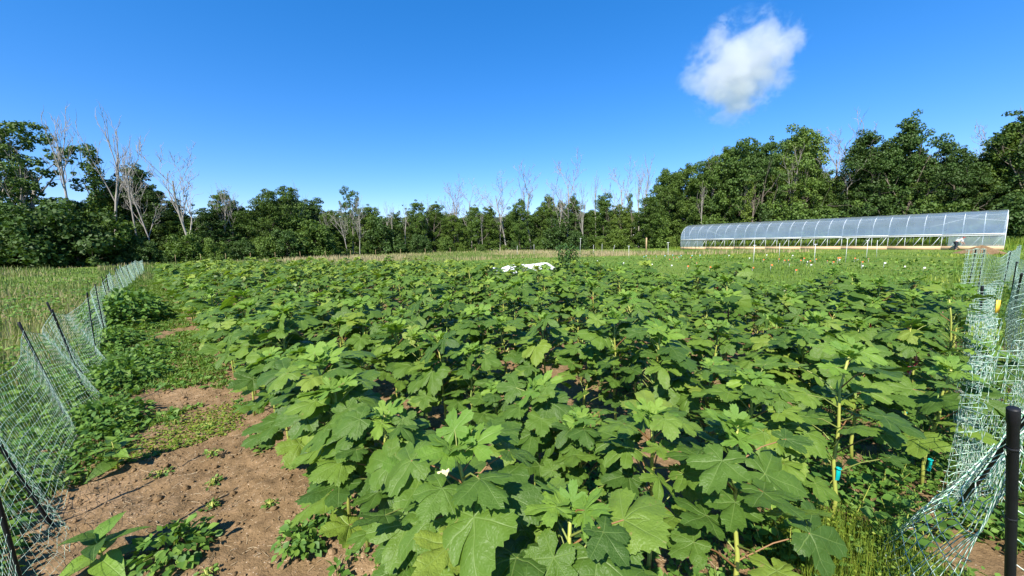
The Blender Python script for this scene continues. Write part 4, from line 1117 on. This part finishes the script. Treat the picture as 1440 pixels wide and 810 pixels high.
# back row, lower than the front outline
sil = sorted((f[0], f[2]) for f in FRONT if f[3] not in ('airy', 'vine'))
for px in range(-70, 1560, 22):
    q = px + rng.uniform(-9, 9); d = front(q) + 13 + rng.uniform(0, 5)
    top = np.interp(q, [s[0] for s in sil], [s[1] for s in sil]) + rng.uniform(6, 22)
    tree('round' if rng.random() < 0.6 else 'tall', bt(q), d, ht(q, d, min(top, 306)), int(rng.integers(0, 2)), 1.0)
for px in range(240, 960, 16):
    q = px + rng.uniform(-5, 5); d = front(q) + 22 + rng.uniform(0, 6)
    tree('round', bt(q), d, ht(q, d, rng.uniform(296, 312)), int(rng.integers(0, 3)), 1.2)
# low trees and shrubs at the wood's edge
for px in range(-80, 1540, 27):
    q = px + rng.uniform(-8, 8); d = front(q) - 0.5 + rng.uniform(-1.5, 1.5); h = rng.choice([1.6, 2.4, 3.4, 4.6, 6.6]) * rng.uniform(0.85, 1.15) * (1.1 if q > 950 or q < 330 else 1)
    tree('shrub', bt(q), d, h, int(rng.choice([0, 1, 1, 2] if q > 420 else [0, 0, 0, 1])), 1.0)
DEADS = [(34, 2.0, 200, 2, 0.8), (114, 1, 166, 4, 0.9), (166, 3, 166, 2, 0.9), (200, 0, 206, 4, 0.7), (222, 0, 238, 1, 0.8), (278, -1, 222, 0, 1.15), (318, 5, 262, 2, 0.8), (340, 6, 270, 1, 0.8), (492, -3, 288, 1, 0.9), (508, -3, 284, 3, 0.8),
         (545, -1, 286, 2, 0.8), (556, -1, 290, 4, 0.8), (572, 0, 288, 2, 0.8), (600, 6, 286, 3, 1.0), (640, 8, 262, 3, 1.1), (665, 9, 262, 5, 1.1), (648, 6, 272, 0, 1.0), (714, 8, 252, 1, 1.2), (748, 8, 246, 0, 1.2), (704, 6, 285, 3, 0.8), (797, 3, 233, 3, 1.15),
         (786, 0, 270, 2, 0.8), (822, -1, 268, 0, 0.8), (838, 4, 248, 4, 0.7), (870, 4, 242, 3, 1.2), (905, 3, 226, 2, 1.0), (898, 5, 240, 4, 0.8), (985, -2, 262, 4, 0.7), (1000, 4, 218, 2, 0.8), (1165, 6, 190, 3, 1.1), (1182, 7, 196, 5, 1.0), (1108, -1, 214, 2, 0.8), (1392, 7, 186, 3, 1.0), (1045, -2, 262, 4, 0.6),
         (420, 6, 262, 2, 0.8), (460, 0, 300, 2, 0.7), (680, 2, 300, 4, 0.7), (776, 6, 262, 2, 0.7)]
for (px, dd, top, pr_, wd_) in DEADS:
    d = front(px) + 1 + 0.5 * dd; tree('dead', bt(px), d, ht(px, d, top), 0, wd_, pr_)
tree_list.sort(key=lambda t: t[1])
NM = {'round': ('broad leafy tree', 'leafy_tree'), 'tall': ('tall narrow leafy tree', 'leafy_tree'), 'airy': ('open-crowned tree with pale limbs', 'leafy_tree'), 'shrub': ('leafy shrub edging the wood', 'shrub'), 'vine': ('vine-wrapped slender tree', 'leafy_tree'), 'dead': ('bare dead grey tree', 'dead_tree')}
SHADE = ['dark green', 'mid green', 'light green']
cnt = {}
for (kind, t, d, H, mt, wd_, pr_) in tree_list:
    key = (kind, mt); cnt[key] = cnt.get(key, 0) + 1
    ph, nm = NM[kind]
    lab = f"{'' if kind == 'dead' else SHADE[mt] + ' '}{ph}, {ordinal(cnt[key])} such from the left"
    base = thing(nm, lab, 'shrub' if kind == 'shrub' else 'tree', (t * d, d, -0.1), rng.uniform(0, 6.28) if kind not in ('dead',) else rng.uniform(-0.4, 0.4),
                 {'shrub': 'shrubs at the edge of the wood', 'dead': 'dead trees in the wood'}.get(kind, 'leafy trees of the wood'))
    ref = 4.0 if kind == 'shrub' else 14.0
    if kind == 'dead':
        s = H / 14.0; base.scale = (s * wd_, s * wd_, s); link('trunk', DEAD[pr_], base)
    else:
        H *= 0.95 if kind != 'shrub' else 1.0; s = H / ref; w = s * wd_ * rng.uniform(0.9, 1.1)
        if kind != 'shrub': w = max(w, 0.9 * wd_)
        base.scale = (w, w, s)
        tr_, cr_ = TREES[kind][int(rng.integers(0, len(TREES[kind])))]
        link('trunk', tr_, base); o = link('crown', cr_, base); o.material_slots[0].link = 'OBJECT'; o.material_slots[0].material = M[COLS[mt]]
# ------------------------------------------------------------------ things standing in the field
def flag(x, y, mat, h, label, grp):
    t = thing('marker_flag', label, 'flag', (x, y, -0.02), rng.uniform(-0.9, 0.9), grp)
    link('wire', WIRE, t).scale = (1, 1, h); o = link('pennant', PEN[mat], t); o.location = (0, 0, h)
mb = MB(); mb.tube([(0, 0, 0), (0, 0, 1)], 0.006, 4); WIRE = mb.mesh('wire', M['wire'])
PEN = {}
for m_ in ('orange', 'white_flag', 'blue_flag'):
    mb = MB(); xs = np.linspace(0, 0.085, 5); yo = 0.012 * np.sin(xs * 40)
    v = np.concatenate([np.stack([xs, yo, np.zeros(5)], -1), np.stack([xs, yo, np.full(5, -0.065)], -1), np.stack([xs, yo + 0.002, np.zeros(5)], -1), np.stack([xs, yo + 0.002, np.full(5, -0.065)], -1)])
    mb.add(v, [(i, i + 1, 6 + i, 5 + i) for i in range(4)] + [(10 + i, 15 + i, 16 + i, 11 + i) for i in range(4)]); PEN[m_] = mb.mesh('pennant', M[m_])
CNAME = {'orange': 'orange', 'white_flag': 'white', 'blue_flag': 'pale blue'}
def flag_row(n, a0, a1, b, mat, h, where, grp):
    for i in range(n):
        q = P(a0 + (a1 - a0) * i / max(n - 1, 1) + rng.normal(0, 0.35), b + rng.normal(0, 0.8))
        flag(q[0], q[1], mat, h * rng.uniform(0.5, 1.05), f'{CNAME[mat]} marker flag {where}, {ordinal(i + 1)} from the right', grp)
flag_row(16, 0.5, 5.5, 31, 'orange', 0.55, 'in the dense row before the greenhouse middle', 'orange flags in rows')
flag_row(9, 11.5, 14.5, 32, 'orange', 0.42, 'in the row near the greenhouse far end', 'orange flags in rows')
flag_row(7, 3.0, 8.0, 22, 'orange', 0.55, 'just behind the okra block', 'orange flags in rows')
flag_row(8, -1.5, 4.0, 27, 'white_flag', 0.5, 'on the grass before the greenhouse', 'white flags in rows')
flag_row(6, 1.0, 9.0, 36, 'white_flag', 0.5, 'on the grass close to the greenhouse', 'white flags in rows')
flag_row(9, 11.5, 17.5, 36, 'blue_flag', 0.42, 'beside the stakes left of the greenhouse', 'blue flags in rows')
flag_row(8, 10, 17, 24, 'white_flag', 0.40, 'between the corn and the greenhouse', 'white flags in rows')
def stake(px, d, h, cross, label, wood=False, lean=0.0):
    x = bt(px) * d
    t = thing('wooden_post' if wood else 'field_stake', label, 'post' if wood else 'stake', (x, d, -0.05), 0)
    mb = MB()
    if wood: mb.tube([(0, 0, 0), (lean, 0, h - 0.04), (lean, 0, h)], [0.10, 0.095, 0.06], 8); mb.obj('post', M['wood_post'], t, True)
    else:
        mb.tube([(0, 0, 0), (lean, 0, h)], 0.015, 5); mb.obj('pole', M['white_pipe'], t, True)
        if cross:
            mb = MB(); mb.tube([(lean - 0.11, 0, h + 0.02), (lean + 0.11, 0, h + 0.02)], 0.024, 6); mb.obj('sprinkler_head', M['white_pipe'], t, True)
stake(909, 52, 2.2, 0, 'thick tan wooden post standing left of the greenhouse', True)
STK = [(1060, 27, 1.35, 1), (1096, 33, 1.4, 0), (1146, 26, 1.35, 1), (1190, 26, 1.7, 1), (1219, 28, 1.5, 1), (1233, 31, 1.5, 0), (816, 44, 2.2, 1), (885, 38, 1.3, 1), (940, 35, 1.6, 1), (728, 50, 1.5, 0), (752, 54, 1.6, 0), (835, 50, 1.4, 0), (847, 52, 1.5, 0), (862, 50, 1.3, 0)]
for i, (px, d, h, c) in enumerate(sorted(STK)):
    stake(px, d, h, c, f'thin pale stake{" with crosswise top" if c else ""} in the far field, {ordinal(i + 1)} stake from the left', lean=0.25 if px == 862 else rng.normal(0, 0.04))
# far field fence posts, thin
for i in range(14):
    px = 250 + i * 35; d = 46 + i * 0.9; mbp = MB(); mbp.tube([(0, 0, 0), (0.05 * math.sin(i), 0, 1.3)], 0.018, 4)
    o = mbp.obj('fence_post', M['wood_post']); o.location = (bt(px) * d, d, -0.05)
    tag(o, f'thin far fence post before the wood, {ordinal(i + 1)} from the left', 'post', 'thin far fence posts')
# white row cover lying on a bed
def row_cover():
    n, m = 70, 9; u = np.linspace(0, 1, n); V = np.zeros((n, m, 3))
    p0, p1 = np.array((bt(684) * 21.5, 21.5)), np.array((bt(778) * 25.5, 25.5)); d = nrm(p1 - p0); s = np.array((-d[1], d[0]))
    hgt = 0.34 + 0.20 * fbm(u * 7, u * 0, 3) + 0.22 * np.exp(-((u - 0.42) / 0.10) ** 2) + 0.12 * np.exp(-((u - 0.8) / 0.12) ** 2) - 0.25 * np.exp(-((u - 0.2) / 0.06) ** 2)
    hgt = np.maximum(hgt * 0.36 + 0.26, 0.18) * np.clip(u * 14, 0, 1) * np.clip((1 - u) * 9, 0, 1)
    for i in range(n):
        for j in range(m):
            w = (j / (m - 1) - 0.5) * 2; c = p0 + (p1 - p0) * u[i] + s * w * 0.55
            V[i, j] = (c[0], c[1], hgt[i] * max(0, 1 - w * w) ** 0.6 + 0.05 * float(vnoise(np.array([u[i] * 40]), np.array([w * 4]))[0]) + 0.02)
    i = np.arange(n - 1)[:, None] * m + np.arange(m - 1)[None]
    mb = MB(); mb.add(V.reshape(-1, 3), np.stack([i, i + 1, i + m + 1, i + m], -1).reshape(-1, 4)[:, ::-1])
    tag(mb.obj('row_cover', M['fabric'], None, True), 'crumpled white fabric row cover lying behind the okra', 'row cover')
row_cover()
# corn plants
def corn_mesh(seed):
    r = np.random.default_rng(seed); mb = MB(); H = 1.8
    mb.tube([(0, 0, 0), (0.01, 0, H * 0.6), (0.02, 0.01, H)], [0.016, 0.013, 0.006], 5, cap=False)
    for i in range(10):
        z = 0.25 + i * 0.155; a = i * math.pi + r.normal(0, 0.5); s = np.linspace(0, 1, 6); L = r.uniform(0.45, 0.7)
        c = np.stack([np.cos(a) * L * s, np.sin(a) * L * s, z + 0.75 * L * s - 0.95 * L * s ** 2.2], -1); w = 0.07 * np.sin(np.pi * (0.12 + 0.88 * s)) ** 0.7
        sd = np.array((-math.sin(a), math.cos(a), 0.0)); v = np.concatenate([c - sd * w[:, None], c + sd * w[:, None]])
        mb.add(v, [(k, k + 1, 7 + k, 6 + k) for k in range(5)], tint=r.random())
    return mb.mesh('corn_plant', M['corn'], True)
CORN = [corn_mesh(i) for i in range(3)]
ci = 0
for px in np.linspace(787, 812, 9):
    for rr in range(2):
        ci += 1; d = 26.0 + rr * 0.8 + rng.normal(0, 0.15); o = link('corn_plant', CORN[ci % 3]); o.location = (bt(px + rng.normal(0, 1)) * d, d, -0.05); s = rng.uniform(0.75, 1.05); o.scale = (s, s, s); o.rotation_euler = (0, 0, rng.uniform(0, 6))
        tag(o, f'dark green corn plant in the {"front" if rr == 0 else "back"} file of the small clump, {ordinal((ci + 1) // 2)} from the left', 'corn plant', 'corn plants in the clump')
for i, px in enumerate((826, 832, 836)):
    o = link('corn_plant', CORN[i]); o.location = (bt(px) * 26.5, 26.5, -0.05); o.scale = (0.8, 0.8, 0.7); tag(o, f'short corn plant standing apart right of the corn clump, {ordinal(i + 1)} from the left', 'corn plant', 'corn plants in the clump')
ci = 0
for i, l in enumerate(np.linspace(24, 34, 16)):
    g = G(l, -2.6 + rng.normal(0, 0.2), 0); o = link('corn_plant', CORN[i % 3]); o.location = (GO[0] + g[0], GO[1] + g[1], -0.05); o.rotation_euler = (0, 0, i); o.scale = (0.7, 0.7, 0.62)
    tag(o, f'leafy crop plant in front of the greenhouse far end, {ordinal(16 - i)} from the left', 'corn plant', 'crop plants by the greenhouse')
# soil heap by the greenhouse corner
def heap():
    mb = MB(); n, m = 8, 22; V = [(0, 0, 0.75)]
    for i in range(1, n):
        for j in range(m):
            f = i / (n - 1); a = j / m * 6.283; r_ = 1.7 * f * (1 + 0.15 * math.sin(3 * a)); V.append((r_ * math.cos(a), r_ * math.sin(a), 0.75 * (1 - f) ** 1.2 - 0.05 * f + 0.05 * math.sin(5 * a + 4 * f)))
    q = [(1 + (i - 1) * m + j, 1 + i * m + j, 1 + i * m + (j + 1) % m, 1 + (i - 1) * m + (j + 1) % m) for i in range(1, n - 1) for j in range(m)]
    mb.add(V, q, [(0, 1 + j, 1 + (j + 1) % m) for j in range(m)])
    o = mb.obj('soil_heap', M['soil'], None, True); o.location = (43.5, 34.5, 0); tag(o, 'heap of brown soil before the greenhouse near corner', 'soil heap')
heap()
# bent-over person beside the greenhouse
def person():
    g = G(3.3, -0.9, 0); x, y = GO[0] + g[0], GO[1] + g[1]
    J = {'pel': (0, 0, 0.92, 0.13), 'chest': (0.28, 0.02, 1.18, 0.15), 'neck': (0.46, 0.03, 1.28, 0.06), 'head': (0.58, 0.03, 1.30, 0.095),
         'lh': (0, 0.09, 0.86, 0.10), 'lk': (0.06, 0.11, 0.48, 0.07), 'la': (-0.02, 0.11, 0.07, 0.05), 'lt': (0.15, 0.12, 0.04, 0.04),
         'rh': (0, -0.09, 0.86, 0.10), 'rk': (0.05, -0.11, 0.48, 0.07), 'ra': (-0.06, -0.11, 0.07, 0.05), 'rt': (0.11, -0.12, 0.04, 0.04),
         'ls': (0.38, 0.19, 1.20, 0.06), 'le': (0.44, 0.24, 0.92, 0.045), 'lw': (0.58, 0.20, 0.70, 0.035), 'lf': (0.64, 0.19, 0.62, 0.03),
         'rs': (0.38, -0.16, 1.20, 0.06), 're': (0.44, -0.21, 0.92, 0.045), 'rw': (0.60, -0.17, 0.70, 0.035), 'rf': (0.66, -0.16, 0.62, 0.03)}
    E = [('pel', 'chest'), ('chest', 'neck'), ('neck', 'head'), ('pel', 'lh'), ('lh', 'lk'), ('lk', 'la'), ('la', 'lt'), ('pel', 'rh'), ('rh', 'rk'), ('rk', 'ra'), ('ra', 'rt'), ('chest', 'ls'), ('ls', 'le'), ('le', 'lw'), ('lw', 'lf'), ('chest', 'rs'), ('rs', 're'), ('re', 'rw'), ('rw', 'rf')]
    t = thing('person', 'person in a white shirt and dark trousers bending over beside the greenhouse', 'person', (x, y, 0), -0.55)
    # skin modifiers need their vertex layer: make it through a bmesh
    import bmesh
    def skin2(name, names, edges, mat, grow, root):
        bm = bmesh.new(); lay = bm.verts.layers.skin.verify(); vs_ = {}
        for n in names:
            v = bm.verts.new(J[n][:3]); v[lay].radius = (J[n][3] + grow,) * 2; v[lay].use_root = (n == root); vs_[n] = v
        for a, b in edges: bm.edges.new((vs_[a], vs_[b]))
        me = bpy.data.meshes.new(name); bm.to_mesh(me); bm.free(); me.materials.append(M[mat])
        o = link(name, me, t); o.modifiers.new('skin', 'SKIN'); s_ = o.modifiers.new('sub', 'SUBSURF'); s_.levels = 1; s_.render_levels = 1
    skin2('body', list(J), E, 'skin', 0.0, 'pel')
    up_ = ['pel', 'chest', 'ls', 'le', 'rs', 're']; skin2('shirt', up_, [('pel', 'chest'), ('chest', 'ls'), ('ls', 'le'), ('chest', 'rs'), ('rs', 're')], 'shirt', 0.022, 'pel')
    lo = ['pel', 'lh', 'lk', 'la', 'rh', 'rk', 'ra']; skin2('trousers', lo, [('pel', 'lh'), ('lh', 'lk'), ('lk', 'la'), ('pel', 'rh'), ('rh', 'rk'), ('rk', 'ra')], 'trousers', 0.018, 'pel')
    mb = MB(); mb.tube([(0.56, 0.03, 1.36), (0.57, 0.03, 1.40), (0.575, 0.03, 1.45)], [0.12, 0.11, 0.04], 10); mb.box((0.69, 0.03, 1.36), (0.12, 0.14, 0.015)); mb.obj('cap', M['cap'], t, True)
person()

# ------------------------------------------------------------------ the cloud: a real volume in the sky
def cloud():
    import bmesh
    D = 620.0
    c = Vector((0, 0, CAM_H)) + (_f + _rx * ((1044 - 720) / 523) + _ru * ((405 - 98) / 523)) * D
    bm = bmesh.new(); bmesh.ops.create_icosphere(bm, subdivisions=4, radius=1.0)
    me = bpy.data.meshes.new('cloud'); bm.to_mesh(me); bm.free()
    o = link('cloud', me); o.location = c; o.rotation_euler = (0, R(-12), 0); o.scale = (108, 90, 96)
    k = NT('cloud_vapour')
    pv = k.n('ShaderNodeVolumePrincipled'); pv.inputs['Color'].default_value = (0.84, 0.86, 0.90, 1); pv.inputs['Anisotropy'].default_value = 0.2
    tc = k.n('ShaderNodeTexCoord'); v = tc.outputs['Object']
    nz = k.n('ShaderNodeTexNoise', i_Scale=2.3, i_Detail=9.0, i_Roughness=0.68, i_Distortion=0.35); k.l(v, nz.inputs['Vector'])
    ln = k.n('ShaderNodeVectorMath', operation='LENGTH'); k.l(v, ln.inputs[0])
    rad = k.math('SUBTRACT', 1.0, ln.outputs['Value'])
    sp = k.n('ShaderNodeSeparateXYZ'); k.l(v, sp.inputs[0])
    den = k.math('ADD', k.math('MULTIPLY', rad, 1.25), k.math('MULTIPLY', k.math('SUBTRACT', nz.outputs['Fac'], 0.5), 3.1))
    den = k.math('ADD', den, k.math('MULTIPLY', k.math('SUBTRACT', sp.outputs[2], sp.outputs[0]), 0.06))
    den = k.math('SUBTRACT', den, 0.36)
    den = k.math('MULTIPLY', k.math('MAXIMUM', den, 0.0), k.math('MINIMUM', k.math('MULTIPLY', k.math('MAXIMUM', rad, 0.0), 8.0), 1.0))
    k.l(k.math('MULTIPLY', k.math('MINIMUM', den, 0.8), 0.062), pv.inputs['Density'])
    k.l(pv.outputs[0], k.out.inputs['Volume']); me.materials.append(k.m)
    k.m.cycles.volume_step_rate = 1.0
    tag(o, 'single small white cloud in the blue sky above the greenhouse', 'cloud')
cloud()
